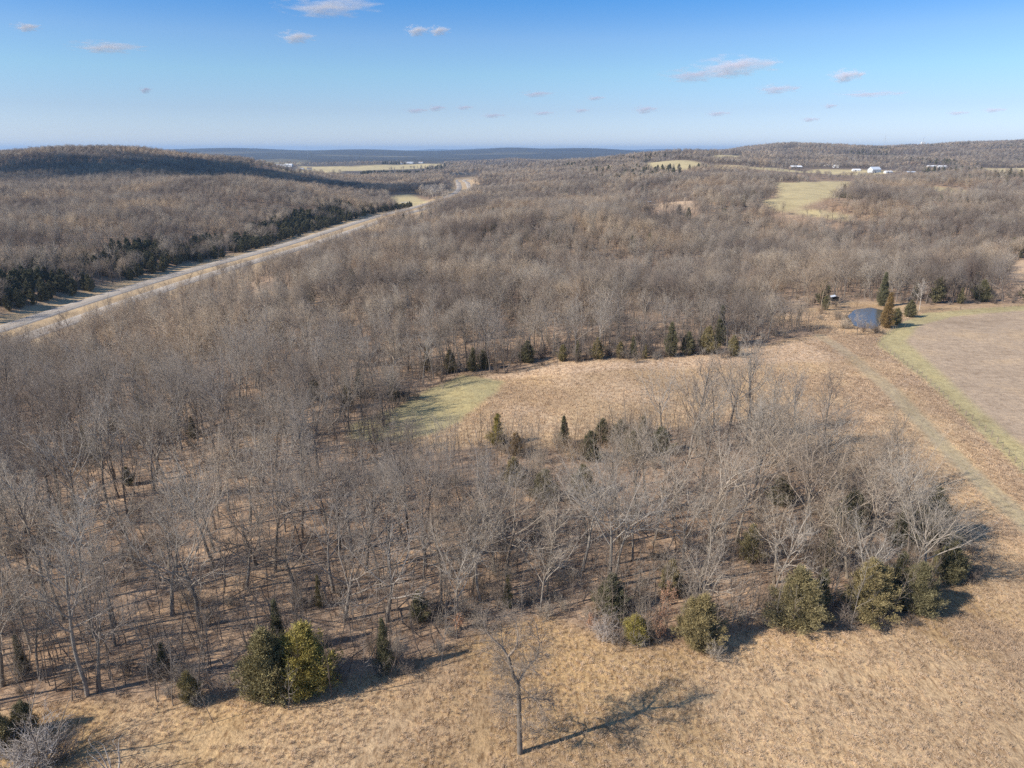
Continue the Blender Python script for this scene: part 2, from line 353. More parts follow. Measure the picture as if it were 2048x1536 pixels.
kind = np.zeros(len(X), int)   # 0 ground 1 dry meadow 2 clearing 3 grass margin 4 crop field 5 pasture
kind[wo > .5] = 1; kind[d_clear > 0] = 2; kind[d_strip > 0] = 3; kind[d_crop > 0] = 4
for p in PAST: kind[sdist(X, Y, p) > 0] = 5
kind[(dt < 1.9) & (wo > .5)] = 6
idx = np.arange(NS * NY).reshape(NY, NS)
F = np.stack([idx[:-1, :-1], idx[:-1, 1:], idx[1:, 1:], idx[1:, :-1]], -1).reshape(-1, 4)
fk = kind[F[:, 0]]
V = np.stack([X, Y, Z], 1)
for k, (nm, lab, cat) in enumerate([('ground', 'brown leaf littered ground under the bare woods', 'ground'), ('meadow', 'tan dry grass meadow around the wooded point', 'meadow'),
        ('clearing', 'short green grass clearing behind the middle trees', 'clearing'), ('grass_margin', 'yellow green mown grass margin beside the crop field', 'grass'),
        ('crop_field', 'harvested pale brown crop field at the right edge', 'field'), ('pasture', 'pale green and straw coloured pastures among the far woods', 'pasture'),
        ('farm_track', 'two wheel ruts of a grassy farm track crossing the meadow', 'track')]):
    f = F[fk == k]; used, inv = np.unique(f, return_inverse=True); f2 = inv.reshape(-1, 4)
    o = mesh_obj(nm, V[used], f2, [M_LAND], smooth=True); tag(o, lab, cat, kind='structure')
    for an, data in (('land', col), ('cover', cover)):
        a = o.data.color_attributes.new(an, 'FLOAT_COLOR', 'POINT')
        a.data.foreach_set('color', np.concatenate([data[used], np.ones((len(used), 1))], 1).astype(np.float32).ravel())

# pond water
M_WATER = NT('water'); M_WATER.b.inputs['Base Color'].default_value = (.10, .085, .06, 1); M_WATER.b.inputs['Roughness'].default_value = .14
M_WATER.b.inputs['Specular IOR Level'].default_value = .32
nz = M_WATER.noise(M_WATER.n('ShaderNodeNewGeometry').outputs['Position'], 1.5, 3); bp = M_WATER.n('ShaderNodeBump'); bp.inputs['Strength'].default_value = .04
M_WATER.l(nz.outputs[0], bp.inputs['Height']); M_WATER.l(bp.outputs[0], M_WATER.b.inputs['Normal'])
cen = POND.mean(0); pp = cen + (POND - cen) * 1.0
tag(mesh_obj('pond', [(a, b, PONDZ - .55) for a, b in pp], [list(range(len(pp)))], [M_WATER.m]), 'small still pond reflecting blue sky beside the orange cedar', 'pond', kind='structure')

# ------------------------------------------------------------------ highway
def smooth_line(P, step):
    P = np.asarray(P, float); out = []
    for i in range(len(P) - 1):
        p0 = P[max(i - 1, 0)]; p1 = P[i]; p2 = P[i + 1]; p3 = P[min(i + 2, len(P) - 1)]
        n = max(2, int(np.hypot(*(p2 - p1)) / step))
        for t in np.arange(n) / n: out.append(_cr(p0, p1, p2, p3, t))
    out.append(P[-1]); return np.array(out)
RL = smooth_line(ROAD, 6)
T = np.gradient(RL, axis=0); T /= np.hypot(T[:, 0], T[:, 1])[:, None]; N = np.stack([T[:, 1], -T[:, 0]], 1)
def ribbon(name, a, b, z, mat, parent=None, th=0.0):
    A = RL + N * a; B = RL + N * b; n = len(RL)
    v = np.concatenate([np.c_[A, np.full(n, z)], np.c_[B, np.full(n, z)]]); i = np.arange(n - 1)
    f = np.stack([i, i + 1, i + 1 + n, i + n], 1)
    if th:
        v = np.concatenate([v, np.c_[RL + N * (a - 1), np.full(n, z - th)], np.c_[RL + N * (b + 1), np.full(n, z - th)]])
        f = np.concatenate([f, np.stack([i + 2 * n, i + 1 + 2 * n, i + 1, i], 1), np.stack([i + n, i + 1 + n, i + 1 + 3 * n, i + 3 * n], 1)])
    return mesh_obj(name, v, f, [mat], parent)
mc = NT('concrete_pavement'); gp = mc.n('ShaderNodeNewGeometry').outputs['Position']
mp = mc.n('ShaderNodeMapping'); mc.l(gp, mp.inputs[0]); mp.inputs['Scale'].default_value = (1, .05, 1)
nn = mc.noise(mp.outputs[0], .7, 4); mc.l(mc.ramp(nn.outputs[0], [(.3, (.36, .30, .235)), (.7, (.45, .385, .305))]).outputs[0], mc.b.inputs['Base Color'])
M_LINE = flat_mat('road_paint', (.75, .74, .7), .6, .1)
for s_, lab in ((-1, 'far pale concrete carriageway of the divided highway in the left valley'), (1, 'near pale concrete carriageway of the divided highway in the left valley')):
    c = s_ * 11.5
    hw = tag(ribbon('highway', c - 5.6, c + 5.6, -24.75, mc.m, th=.8), lab, 'highway', kind='structure')
    for off in (-3.7, 3.7): ribbon('edge_line', c + off - .12, c + off + .12, -24.73, M_LINE, hw)
    dv = []; df_ = []
    for i in range(0, len(RL) - 2, 2):
        a0, a1 = RL[i] + N[i] * c, RL[i] + N[i] * c + T[i] * 4; w_ = N[i] * .09; k = len(dv)
        dv += [(*(a0 - w_), -24.73), (*(a0 + w_), -24.73), (*(a1 + w_), -24.73), (*(a1 - w_), -24.73)]; df_.append((k, k + 1, k + 2, k + 3))
    mesh_obj('lane_dashes', dv, df_, [M_LINE], hw)

# ------------------------------------------------------------------ tree builders
class Branches:
    """collects tapered tubes; twigs of one segment become slim three sided spikes"""
    def __init__(s): s.v = []; s.f = []
    def tube(s, pts, rad, sides=5, tip=True):
        pts = [np.asarray(p, float) for p in pts]; base = len(s.v); n = len(pts)
        for i, p in enumerate(pts):
            d = pts[min(i + 1, n - 1)] - pts[max(i - 1, 0)]; d = d / (np.linalg.norm(d) + 1e-9)
            a = np.cross(d, (0, 0, 1.0) if abs(d[2]) < .9 else (1.0, 0, 0)); a /= np.linalg.norm(a); b = np.cross(d, a)
            if i == n - 1 and tip:
                s.v.append(p); break
            for k in range(sides):
                t = 2 * math.pi * k / sides; s.v.append(p + rad[i] * (a * math.cos(t) + b * math.sin(t)))
        rings = n - 1 if tip else n
        for i in range(rings - 1):
            for k in range(sides):
                a0 = base + i * sides + k; a1 = base + i * sides + (k + 1) % sides
                s.f.append((a0, a1, a1 + sides)); s.f.append((a0, a1 + sides, a0 + sides))
        if tip:
            a = base + (rings - 1) * sides; t = base + rings * sides
            for k in range(sides): s.f.append((a + k, a + (k + 1) % sides, t))
    def build(s, name, mats, parent=None, link=True, scale=1.0):
        return mesh_obj(name, np.array(s.v) * scale, np.array(s.f, np.int32), mats, parent, smooth=True, link=link)
def unit(v): v = np.asarray(v, float); return v / (np.linalg.norm(v) + 1e-9)
def rot_away(d, ang, az):
    d = unit(d); a = unit(np.cross(d, (0, 0, 1.0) if abs(d[2]) < .95 else (1.0, 0, 0))); b = np.cross(d, a)
    return unit(d * math.cos(ang) + (a * math.cos(az) + b * math.sin(az)) * math.sin(ang))
def grow(rd, p, d, length, r, lvl, spec, out_tr, out_br, wig, tro):
    """one branch and what grows from it. spec[lvl] = (segments, children, angle, length ratio, sides)"""
    ns, nc, ang, lr, sides = spec[lvl][:5]
    pts = [p]; dd = unit(d); rr = [r]
    rend = r * .35
    for i in range(ns):
        dd = unit(dd + np.array([rd.gauss(0, 1), rd.gauss(0, 1), rd.gauss(0, 1)]) * wig[lvl] + np.array([0, 0, tro[lvl]]))
        pts.append(pts[-1] + dd * length / ns); rr.append(r + (rend - r) * (i + 1) / ns)
    (out_tr if lvl == 0 else out_br).tube(pts, rr, sides)
    if lvl + 1 >= len(spec) or nc == 0: return pts
    st = spec[0][5] if lvl == 0 and len(spec[0]) > 5 else .22
    az = rd.uniform(0, 6.28)
    for c in range(nc):
        t = st + (1 - st) * (c + rd.uniform(.1, .9)) / nc
        if c == nc - 1: t = .985
        f = t * ns; i = min(int(f), ns - 1); q = pts[i] + (pts[i + 1] - pts[i]) * (f - i)
        dl = unit(pts[i + 1] - pts[i]); az += 2.4 + rd.gauss(0, .4)
        a = ang * rd.uniform(.7, 1.25) * (1.0 if c < nc - 1 else .4)
        cl = length * lr * (1.12 - .62 * t) * rd.uniform(.7, 1.25); cr = max(rr[i] + (rr[min(i + 1, ns)] - rr[i]) * (f - i), .004) * rd.uniform(.48, .68)
        grow(rd, q, rot_away(dl, a, az), cl, max(cr, RMIN[min(lvl + 1, 4)]), lvl + 1, spec, out_tr, out_br, wig, tro)
    return pts
RMIN = [0, .03, .016, .011, .008]
def SP(H, kids, seg=(9, 5, 4, 2, 1), ang=(.75, .75, .75, .8), lr=(.46, .5, .5, .5), sides=(7, 4, 3, 3, 3), start=.38):
    sp = []
    for i in range(len(kids) + 1):
        sp.append((seg[i], kids[i] if i < len(kids) else 0, ang[min(i, len(ang) - 1)], lr[min(i, len(lr) - 1)], sides[i], start))
    return sp
def bare_tree(seed, H=16, r=.2, kids=(12, 8, 7, 5), start=.38, lean=0.0, rmin=None, wigs=(.07, .16, .2, .22, .2), tro=(.05, .13, .1, .06, .04), ang=(.75, .75, .75, .8), lr=(.46, .5, .5, .5), top=.88, **kw):
    global RMIN
    RMIN = rmin or [0, .05, .024, .0120, .0080]
    rd = random.Random(seed); tr, br = Branches(), Branches()
    sp = SP(H, kids, start=start, ang=ang, lr=lr, **kw)
    az = rd.uniform(0, 6.28)
    grow(rd, np.array([0, 0, -.15]), (lean * math.cos(az), lean * math.sin(az), 1), H * top, r, 0, sp, tr, br, wigs, tro)
    return tr, br
def leaves(bm, rd, pts, n, size, spread):
    for _ in range(n):
        p = np.asarray(pts[rd.randrange(len(pts))]) + np.array([rd.gauss(0, spread) for _ in range(3)])
        a = unit([rd.gauss(0, 1) for _ in range(3)]); b = unit(np.cross(a, [rd.gauss(0, 1) for _ in range(3)]))
        s = size * rd.uniform(.6, 1.3); k = len(bm.v)
        bm.v += [p - a * s, p + b * s * .5, p + a * s, p - b * s * .5]; bm.f += [(k, k + 1, k + 2), (k, k + 2, k + 3)]
def cedar(seed, H=7, wid=2.0, n=1500, blunt=.75, low=.04, size=.19):
    rd = random.Random(seed); tr, fo = Branches(), Branches()
    lead = [(0.0, 0.0, 1.0, 1.0)] + [(math.cos(q) * wid * .42, math.sin(q) * wid * .42, rd.uniform(.62, .88), rd.uniform(.5, .72)) for q in [rd.uniform(0, 6.28) for _ in range(3 if wid > 2.1 else 1)]]
    for lx_, ly_, lh, lw_ in lead:
        Hh = H * lh; tr.tube([(0, 0, -.2), (lx_ * .8, ly_ * .8, Hh * .4), (lx_, ly_, Hh * .95)], [.026 * Hh ** .8, .015 * Hh ** .8, .01], 5)
        nb = int((40 + n / 20) * (1.0 if lh == 1.0 else .55))
        for i in range(nb):                        # boughs rise from the stem, each with its own plume of sprays
            h = low + (.985 - low) * ((i + rd.random()) / nb) ** .85; a = rd.uniform(0, 6.28)
            prof = (1 - h) ** blunt * min(1, .6 + h * 2.2)
            rr = wid * lw_ * prof * (rd.uniform(.45, 1.0) if rd.random() < .75 else rd.uniform(1.0, 1.5)) + .10
            up = rd.uniform(.45, 1.1); ca, sa = math.cos(a), math.sin(a); bx0 = np.array([lx_ * min(1, h * 2), ly_ * min(1, h * 2), max(Hh * h - rr * up * .6, .08)])
            pts = [bx0, bx0 + (rr * .5 * ca, rr * .5 * sa, rr * up * .3), bx0 + (rr * ca, rr * sa, rr * up)]
            fo.tube(pts, [.03, .018, .008], 3)
            m = int(6 + rr * 17 * n / 1500)
            for _ in range(m):
                t = 1 - .85 * rd.random() ** 1.35; f = t * 2; k = min(int(f), 1); q = pts[k] + (pts[k + 1] - pts[k]) * (f - k)
                c = q + np.array([rd.gauss(0, 1), rd.gauss(0, 1), rd.gauss(.2, .9)]) * (.08 + .15 * rr * (1.15 - t))
                for _ in range(9):
                    d = unit(np.array([ca * .6, sa * .6, 1.1]) + np.array([rd.gauss(0, .55) for _ in range(3)])); s = size * rd.uniform(.5, 1.35)
                    w = unit(np.cross(d, [rd.gauss(0, 1) for _ in range(3)])) * s * .14; o = c + np.array([rd.gauss(0, .11) for _ in range(3)]); k2 = len(fo.v)
                    fo.v += [o - w, o + w, o + d * s]; fo.f.append((k2, k2 + 1, k2 + 2))
    return tr, fo
def shrub(seed, H=2.6, stems=18, rmin=None, kids=(8, 6)):
    global RMIN
    RMIN = rmin or [0, .016, .012, .009, .008]
    rd = random.Random(seed); tr, br = Branches(), Branches()
    for i in range(stems):
        a = rd.uniform(0, 6.28); l = rd.uniform(.15, .85)
        p = np.array([rd.gauss(0, .25), rd.gauss(0, .25), -.1])
        grow(rd, p, (math.cos(a) * l, math.sin(a) * l, 1), H * rd.uniform(.7, 1.1), .028, 0, SP(H, kids, seg=(4, 2, 1, 1), start=.2, sides=(4, 3, 3, 3)), tr if i < 4 else br, br, (.12, .2, .2), (.02, .08, .05))
    return tr, br

def proto(name, tb, mt, mb, link=False):
    """trunk and crown objects of one kind of tree, kept unlinked until a tree in the scene uses their meshes"""
    t, b = tb
    return (t.build('trunk', [mt], link=False), b.build('crown', [mb], link=False))
def dome_tree(seed, H, R0, r, kids, start=.58, lean=.05, rmin=None, seg=(7, 6, 4, 2, 1), sides=(7, 5, 3, 3, 3), ang=.8, lr=1.3):
    return bare_tree(seed, H=H, r=r, kids=kids, start=start, lean=lean, top=R0, ang=(ang, .8, .8, .8), lr=(lr, .50, .5, .48), tro=(.05, .10, .07, .04, .03), wigs=(.06, .15, .2, .24, .22), rmin=rmin, seg=seg, sides=sides)
NEAR = [proto('n0', dome_tree(100, 16.5, .62, .25, (9, 9, 7, 5)), M_TRUNKN, M_TWIGN), proto('n1', dome_tree(101, 15.5, .55, .22, (8, 9, 7, 5), lean=.08), M_TRUNKN, M_TWIGN),
        proto('n2', dome_tree(112, 17.5, .60, .28, (9, 9, 7, 5), lean=.03, ang=.7), M_TRUNKN, M_TWIGN), proto('n3', bare_tree(103, H=14, r=.16, kids=(13, 8, 7, 5), start=.42, lean=.10, lr=(.44, .5, .5, .5)), M_TRUNKN, M_TWIGN),
        proto('n4', dome_tree(104, 15.5, .46, .30, (8, 9, 7, 5), start=.5, ang=.95, lr=1.55), M_TRUNKN, M_TWIGN), proto('n5', dome_tree(105, 12.5, .58, .16, (9, 8, 7, 5), ang=.75), M_TRUNKN, M_TWIGN),
        proto('n6', bare_tree(106, H=18, r=.22, kids=(14, 8, 7, 5), start=.48, lean=.04, lr=(.42, .52, .5, .5)), M_TRUNKN, M_TWIGN), proto('n7', dome_tree(107, 15.5, .52, .25, (8, 9, 7, 5), lean=.16, ang=.9, lr=1.4), M_TRUNKN, M_TWIGN)]
def round_tree(seed, H, Rx, nspike, rs, nl=9):
    """a tree seen from far: forked limbs under a rounded crown of outward twigs"""
    rd = random.Random(seed); tr, br = Branches(), Branches(); z0 = H * .34; zc = H * .62; rz = H * .38
    tr.tube([(0, 0, -.3), (rd.gauss(0, .2), rd.gauss(0, .2), H * .3), (rd.gauss(0, .3), rd.gauss(0, .3), H * .55)], [.24, .18, .10], 5)
    bump = [(unit([rd.gauss(0, 1), rd.gauss(0, 1), rd.gauss(.3, .8)]), rd.uniform(-.3, .28)) for _ in range(10)]
    def env(d):
        k = 1.0
        for b, a in bump: k += a * max(0, float(np.dot(b, d))) ** 5
        return k
    tips = []
    for i in range(nl + 6):
        d = unit([rd.gauss(0, 1), rd.gauss(0, 1), abs(rd.gauss(.5, .6))]); k = env(d) * .8; e = np.array([d[0] * Rx * k, d[1] * Rx * k, zc + d[2] * rz * k])
        s = np.array([0, 0, z0 + (zc - z0) * rd.random() * .7]); m = s * .5 + e * .5 + np.array([0, 0, .06 * H]) + np.array([rd.gauss(0, .3) for _ in range(3)])
        br.tube([s, m, e], [.10, .07, .03], 3)
    for i in range(nspike):
        d = unit([rd.gauss(0, 1), rd.gauss(0, 1), rd.gauss(.35, .9)]); k = env(d) * (1 - .55 * rd.random() ** 1.6) * .86
        p = np.array([d[0] * Rx * k, d[1] * Rx * k, zc + d[2] * rz * k]); g = unit(np.array([d[0], d[1], d[2] * .8 + .35]) + np.array([rd.gauss(0, .45) for _ in range(3)]))
        l = rd.uniform(.8, 2.3) * H / 14; br.tube([p - g * l * .4, p + g * l * .6], [rs, rs], 3)
    return tr, br
POLE = [proto('p%d' % i, bare_tree(200 + i, H=h, r=.065, kids=(10, 5, 3), start=.3, lean=.05, wigs=(.10, .2, .24, .24, .2), lr=(.30, .48, .5), rmin=[0, .014, .010, .008, .008], seg=(7, 3, 2, 1), sides=(5, 3, 3, 3)), M_TRUNK, M_TWIG) for i, h in enumerate((10, 8.5, 11, 7))]
MID = [proto('m%d' % i, round_tree(300 + i, h, w, ns, .020), M_TRUNK, M_TWIG) for i, (h, w, ns) in enumerate(((15, 4.3, 620), (12, 4.4, 520), (16.5, 3.8, 560), (14.5, 5.2, 760)))]
MID += [proto('md%d' % i, dome_tree(330 + i, h, r0, .22, (8, 8, 8), rmin=[0, .055, .034, .024, .02], seg=(5, 4, 2, 1), sides=(5, 4, 3, 3), lean=.08), M_TRUNKN, M_TWIG) for i, (h, r0) in enumerate(((15, .6), (16.5, .58), (13.5, .5), (17, .62)))]
FARB = [proto('f%d' % i, round_tree(400 + i, h, w, 260, .052), M_TRUNK, M_TWIG) for i, (h, w) in enumerate(((15, 4.8), (13, 4.4), (16, 5.4), (14, 4.0)))]
BUSH = [proto('b%d' % i, shrub(500 + i, h), M_TWIG, M_TWIG) for i, h in enumerate((2.4, 3.2, 1.8))]
CED = [proto('c%d' % i, cedar(600 + i, h, w, n, bl, lo), M_TRUNK, M_CEDAR) for i, (h, w, n, bl, lo) in enumerate(((7, 1.7, 1700, .9, .03), (6, 2.15, 1700, .85, .02), (8, 1.4, 1600, .95, .05), (5, 1.8, 1400, .8, .0), (7.5, 2.45, 2000, .9, .06)))]
CEDFAR = [proto('cf%d' % i, cedar(650 + i, 7, 2.1, 250, .65, .05, .55), M_TRUNK, M_CEDARDK) for i in range(3)]

def instancer(name, pts, rot, scl, idx, protos):
    me = bpy.data.meshes.new(name); me.vertices.add(len(pts)); me.vertices.foreach_set('co', np.asarray(pts, np.float32).ravel())
    for an, ty, key, d in (('rot', 'FLOAT_VECTOR', 'vector', rot), ('scl', 'FLOAT', 'value', scl), ('pick', 'INT', 'value', idx)):
        a = me.attributes.new(an, ty, 'POINT'); a.data.foreach_set(key, np.asarray(d, np.int32 if ty == 'INT' else np.float32).ravel())
    for t, b in protos:
        for o in (t, b):
            for m in o.data.materials:
                if m.name not in [q.name for q in me.materials]: me.materials.append(m)
    o = bpy.data.objects.new(name, me); COL.objects.link(o)
    ng = bpy.data.node_groups.new(name, 'GeometryNodeTree')
    ng.interface.new_socket('Geometry', in_out='INPUT', socket_type='NodeSocketGeometry'); ng.interface.new_socket('Geometry', in_out='OUTPUT', socket_type='NodeSocketGeometry')
    gi = ng.nodes.new('NodeGroupInput'); go = ng.nodes.new('NodeGroupOutput'); ip = ng.nodes.new('GeometryNodeInstanceOnPoints'); jn = ng.nodes.new('GeometryNodeJoinGeometry')
    for t, b in protos:
        j = ng.nodes.new('GeometryNodeJoinGeometry')
        for q in (t, b):
            oi = ng.nodes.new('GeometryNodeObjectInfo'); oi.inputs['Object'].default_value = q; oi.transform_space = 'ORIGINAL'
            ng.links.new(oi.outputs['Geometry'], j.inputs[0])
        gt = ng.nodes.new('GeometryNodeGeometryToInstance'); ng.links.new(j.outputs[0], gt.inputs[0]); ng.links.new(gt.outputs[0], jn.inputs[0])
    ng.links.new(gi.outputs[0], ip.inputs['Points']); ng.links.new(jn.outputs[0], ip.inputs['Instance']); ip.inputs['Pick Instance'].default_value = True
    for an, ty, sock in (('rot', 'FLOAT_VECTOR', 'Rotation'), ('scl', 'FLOAT', 'Scale'), ('pick', 'INT', 'Instance Index')):
        na = ng.nodes.new('GeometryNodeInputNamedAttribute'); na.data_type = ty; na.inputs['Name'].default_value = an
        ng.links.new(na.outputs['Attribute'], ip.inputs[sock])
    ng.links.new(ip.outputs[0], go.inputs[0])
    md = o.modifiers.new('plants', 'NODES'); md.node_group = ng
    return o

# ------------------------------------------------------------------ scatter
def jgrid(y0, y1, step, s0=-.80, s1=.80, pad=22, keep=1.0, seed=0):
    r_ = np.random.default_rng(seed)
    ys = np.arange(y0, y1, step); out = []
    xm = max(abs(s0), s1) * y1 + pad
    xs = np.arange(-xm, xm, step)
    gx, gy = np.meshgrid(xs, ys); gx = gx + r_.uniform(-.48, .48, gx.shape) * step; gy = gy + r_.uniform(-.48, .48, gy.shape) * step
    gx = gx.ravel(); gy = gy.ravel(); k = (gx > s0 * gy - pad) & (gx < s1 * gy + pad) & (r_.random(gx.shape) < keep)
    return gx[k], gy[k]
def wooded(x, y, m=1.5):
    ok = sdist(x, y, OPEN) < -m
    for p in PAST: ok &= sdist(x, y, p) < -m * np.clip(p[:, 1].mean() / 250, 1, 6)
    ok &= seg_dist(x, y, ROAD) > 29 - 6 * sstep(700, 1000, y) + 5 * vnoise(x, y, 18, 71)
    ok &= sdist(x, y, POND) < -2
    right = x > np.interp(y, ROAD[:, 1], ROAD[:, 0])
    ok &= ~(right & (y < 760) & (seg_dist(x, y, ROAD) < 50 + 9 * vnoise(x, y, 40, 72)))
    ok &= ~(~right & (y < 1000) & (seg_dist(x, y, ROAD) < 58 + 14 * vnoise(x, y, 30, 74)) & (fbm(x, y, 38, 75) > 0))
    ok &= ~((x > .33 * y) & (x < .66 * y) & (y > 1590) & (y < 1905) & (vnoise(x, y, 45, 79) < .45))
    return ok
KEEPOPEN = [np.array(p, float) for p in (
 [(1530, 400), (1556, 362), (1640, 358), (1705, 360), (1700, 385), (1640, 402), (1590, 428), (1540, 422)], [(1595, 414), (1640, 416), (1700, 429), (1700, 445), (1650, 438), (1590, 430)],
 [(1285, 330), (1345, 318), (1400, 321), (1370, 340), (1310, 338)], [(1270, 413), (1330, 402), (1395, 403), (1392, 418), (1330, 421)], [(1850, 368), (1950, 381), (1935, 392), (1865, 384)],
 [(1500, 331), (1800, 335), (1900, 338), (1760, 350), (1600, 347), (1500, 342)], [(1850, 325), (1900, 325), (1900, 337), (1850, 337)], [(1960, 334), (2100, 334), (2100, 350), (1990, 349)],
 [(2005, 520), (2100, 510), (2100, 592), (2035, 585)], [(785, 390), (868, 398), (872, 412), (830, 420), (798, 416)], [(0, 650), (300, 572), (600, 476), (742, 432), (742, 446), (600, 508), (300, 618), (0, 700)],
 [(885, 348), (965, 345), (960, 366), (890, 368)], [(500, 560), (560, 575), (550, 606), (500, 606)], [(505, 316), (620, 316), (890, 324), (890, 336), (620, 346), (500, 330)])]
def clear_view(x, y, h, seed=5, keep=.2):
    r_ = np.random.default_rng(seed); bad = np.zeros(len(x), bool); g = ground(x, y)
    for f in (.95, .6, .25):
        px, py, _ = proj(x, y, g + h * f)
        for p in KEEPOPEN: bad |= inpoly(px + r_.normal(0, 4, len(x)), py, p)
    return ~bad | (r_.random(len(x)) < keep)
def tz(x, y): return ground(x, y)
def rots(n, seed, tilt=.05):
    r_ = np.random.default_rng(seed); return np.stack([r_.normal(0, tilt, n), r_.normal(0, tilt, n), r_.uniform(0, 6.283, n)], 1)
def scatter_obj(name, x, y, protos, seed, s0, s1, sink=0.0, mask=None, label='', cat=''):
    n = len(x); r_ = np.random.default_rng(seed)
    o = instancer(name, np.stack([x, y, tz(x, y) - sink], 1), rots(n, seed + 1), r_.uniform(s0, s1, n), r_.integers(0, len(protos), n), protos)
    return tag(o, label, cat, kind='stuff')

# near canopy trees: the ones that show largest are things of their own
x, y = jgrid(52, 275, 5.5, seed=11); k = wooded(x, y, 1.0) & (vnoise(x, y, 30, 73) > -.75) & ((y < 108) | (rng.random(len(x)) < .74)); x, y = x[k], y[k]
GAP = W([(1180, 920), (1262, 915), (1320, 905), (1205, 884), (1240, 888), (1285, 880), (1165, 990), (1090, 1000), (1027, 970), (1032, 910), (995, 890), (1340, 190 + 1000), (1222, 1226), (1500, 1120), (1560, 1010), (1650, 1130), (1127, 888), (640, 1215), (560, 1310)])
k = np.ones(len(x), bool)
for a_, b_ in GAP: k &= ~((np.abs(x - a_ * y / b_) < 2.6) & (y > b_ - 13) & (y < b_ + 2))
x, y = x[k], y[k]
px, py, zc = proj(x, y, tz(x, y) + 10); infr = (px > -40) & (px < 2088) & (py > -50) & (py < 1560)
key = np.where(infr, y, 1e6); order = np.argsort(key); ind = order[:286]; rest = order[286:]
r_ = np.random.default_rng(3)
def place(pr, x, y, rz, sc, name, label, cat, group=None, mats=None, tilt=(0, 0), sx=1.0):
    t, b = pr; e = empty(name, (x, y, G(x, y)), rz, sc); e.rotation_euler = (tilt[0], tilt[1], rz)
    if sx != 1.0: e.scale = (sc * sx, sc * sx, sc)
    for src, nm in ((t, 'trunk'), (b, 'crown' if 'cedar' not in name else 'foliage')):
        c = src.copy(); c.name = nm; COL.objects.link(c); c.parent = e
        if mats and nm != 'trunk':
            c.material_slots[0].link = 'OBJECT'; c.material_slots[0].material = mats
        elif mats and mats is M_PALE:
            c.material_slots[0].link = 'OBJECT'; c.material_slots[0].material = mats
    return tag(e, label, cat, group)
NI = []
def hmul(x, y, g=False):
    px, py, _ = proj(np.asarray(x), np.asarray(y), ground(x, y))
    a = sstep(120, 60, np.abs(px - 900)) if False else sstep(700, 760, px) * (1 - sstep(1040, 1100, px)) * sstep(1070, 1000, 0 * px) 
    low = (px > 640) & (px < 1100) & (py < 1050) & (py > 865)
    back = (px > 1040) & (px < 1820) & (py < 960) & (py > 830)
    rim = (px > 1500) & (py > 900) & (py < 1270)
    far = (py <= 830)
    return np.where(low, .46, np.where(back, 1.12, np.where(rim, .95, np.where(far, .86, 1.0))))
HM = hmul(x, y)
for j in ind: NI.append((x[j], y[j], int(r_.integers(0, len(NEAR))), r_.uniform(0, 6.28), r_.uniform(.84, 1.12) * HM[j]))
ORD = ('first second third fourth fifth sixth seventh eighth ninth tenth eleventh twelfth thirteenth fourteenth fifteenth sixteenth seventeenth eighteenth nineteenth twentieth '
       'twenty-first twenty-second twenty-third twenty-fourth').split()
LOOK = ['tall straight bare tree', 'slightly leaning bare tree', 'tall heavy bare tree', 'leaning slim bare tree', 'thick bare tree branching low', 'small bare tree', 'tall high-crowned bare tree', 'strongly leaning broad bare tree']
NI.sort(key=lambda q: q[1])
for r0 in range(0, len(NI), 22):
    row = sorted(NI[r0:r0 + 22], key=lambda q: q[0] / q[1])
    for c, (a, b, v, rz, sc) in enumerate(row):
        place(NEAR[v], a, b, rz, sc, 'bare_tree', '%s, %s from left in the %s row of the near woods' % (LOOK[v], ORD[c], ORD[r0 // 22]), 'tree', 'bare deciduous trees of the near woods')
ra = rest[(y[rest] < 205)]; rb = rest[y[rest] >= 205]
scatter_obj('middle_woods', x[rb], y[rb], MID, 20, .7, 1.12, label='leafless woods behind the middle meadow', cat='woods')
scatter_obj('bare_woods_behind', x[ra], y[ra], NEAR, 21, .75, 1.0, label='leafless grey brown deciduous trees filling the middle woods', cat='woods')
x, y = jgrid(50, 260, 2.9, seed=12, keep=.75); k = wooded(x, y, .4); x, y = x[k], y[k]
xe, ye = jgrid(50, 262, 1.9, seed=43, keep=.42); de = sdist(xe, ye, OPEN); ke = (de < .3) & (de > -16) & wooded(xe, ye, -.6); x = np.r_[x, xe[ke]]; y = np.r_[y, ye[ke]]
scatter_obj('saplings', x, y, POLE, 22, .6, 1.1, label='thin bare saplings standing between the bigger trunks', cat='saplings')
x, y = jgrid(50, 300, 3.6, seed=13, keep=.5); k = wooded(x, y, -.3) & ((fbm(x, y, 18, 74) > -.05) | (sdist(x, y, OPEN) > -5)); x, y = x[k], y[k]
scatter_obj('undergrowth', x, y, BUSH, 23, .5, 1.1, label='leafless twiggy brush on the floor of the woods', cat='undergrowth')
x, y = jgrid(55, 250, 7.5, seed=66, keep=.6); k = wooded(x, y, 2); x, y = x[k], y[k]; n = len(x); r4 = np.random.default_rng(67)
o = instancer('deadfall', np.stack([x, y, tz(x, y) + .12], 1), np.stack([np.full(n, 1.5) + r4.normal(0, .05, n), r4.normal(0, .1, n), r4.uniform(0, 6.28, n)], 1), r4.uniform(.5, 1.3, n), r4.integers(0, 4, n), POLE)
tag(o, 'fallen branches and small trunks lying on the leaf litter', 'deadfall', kind='stuff')
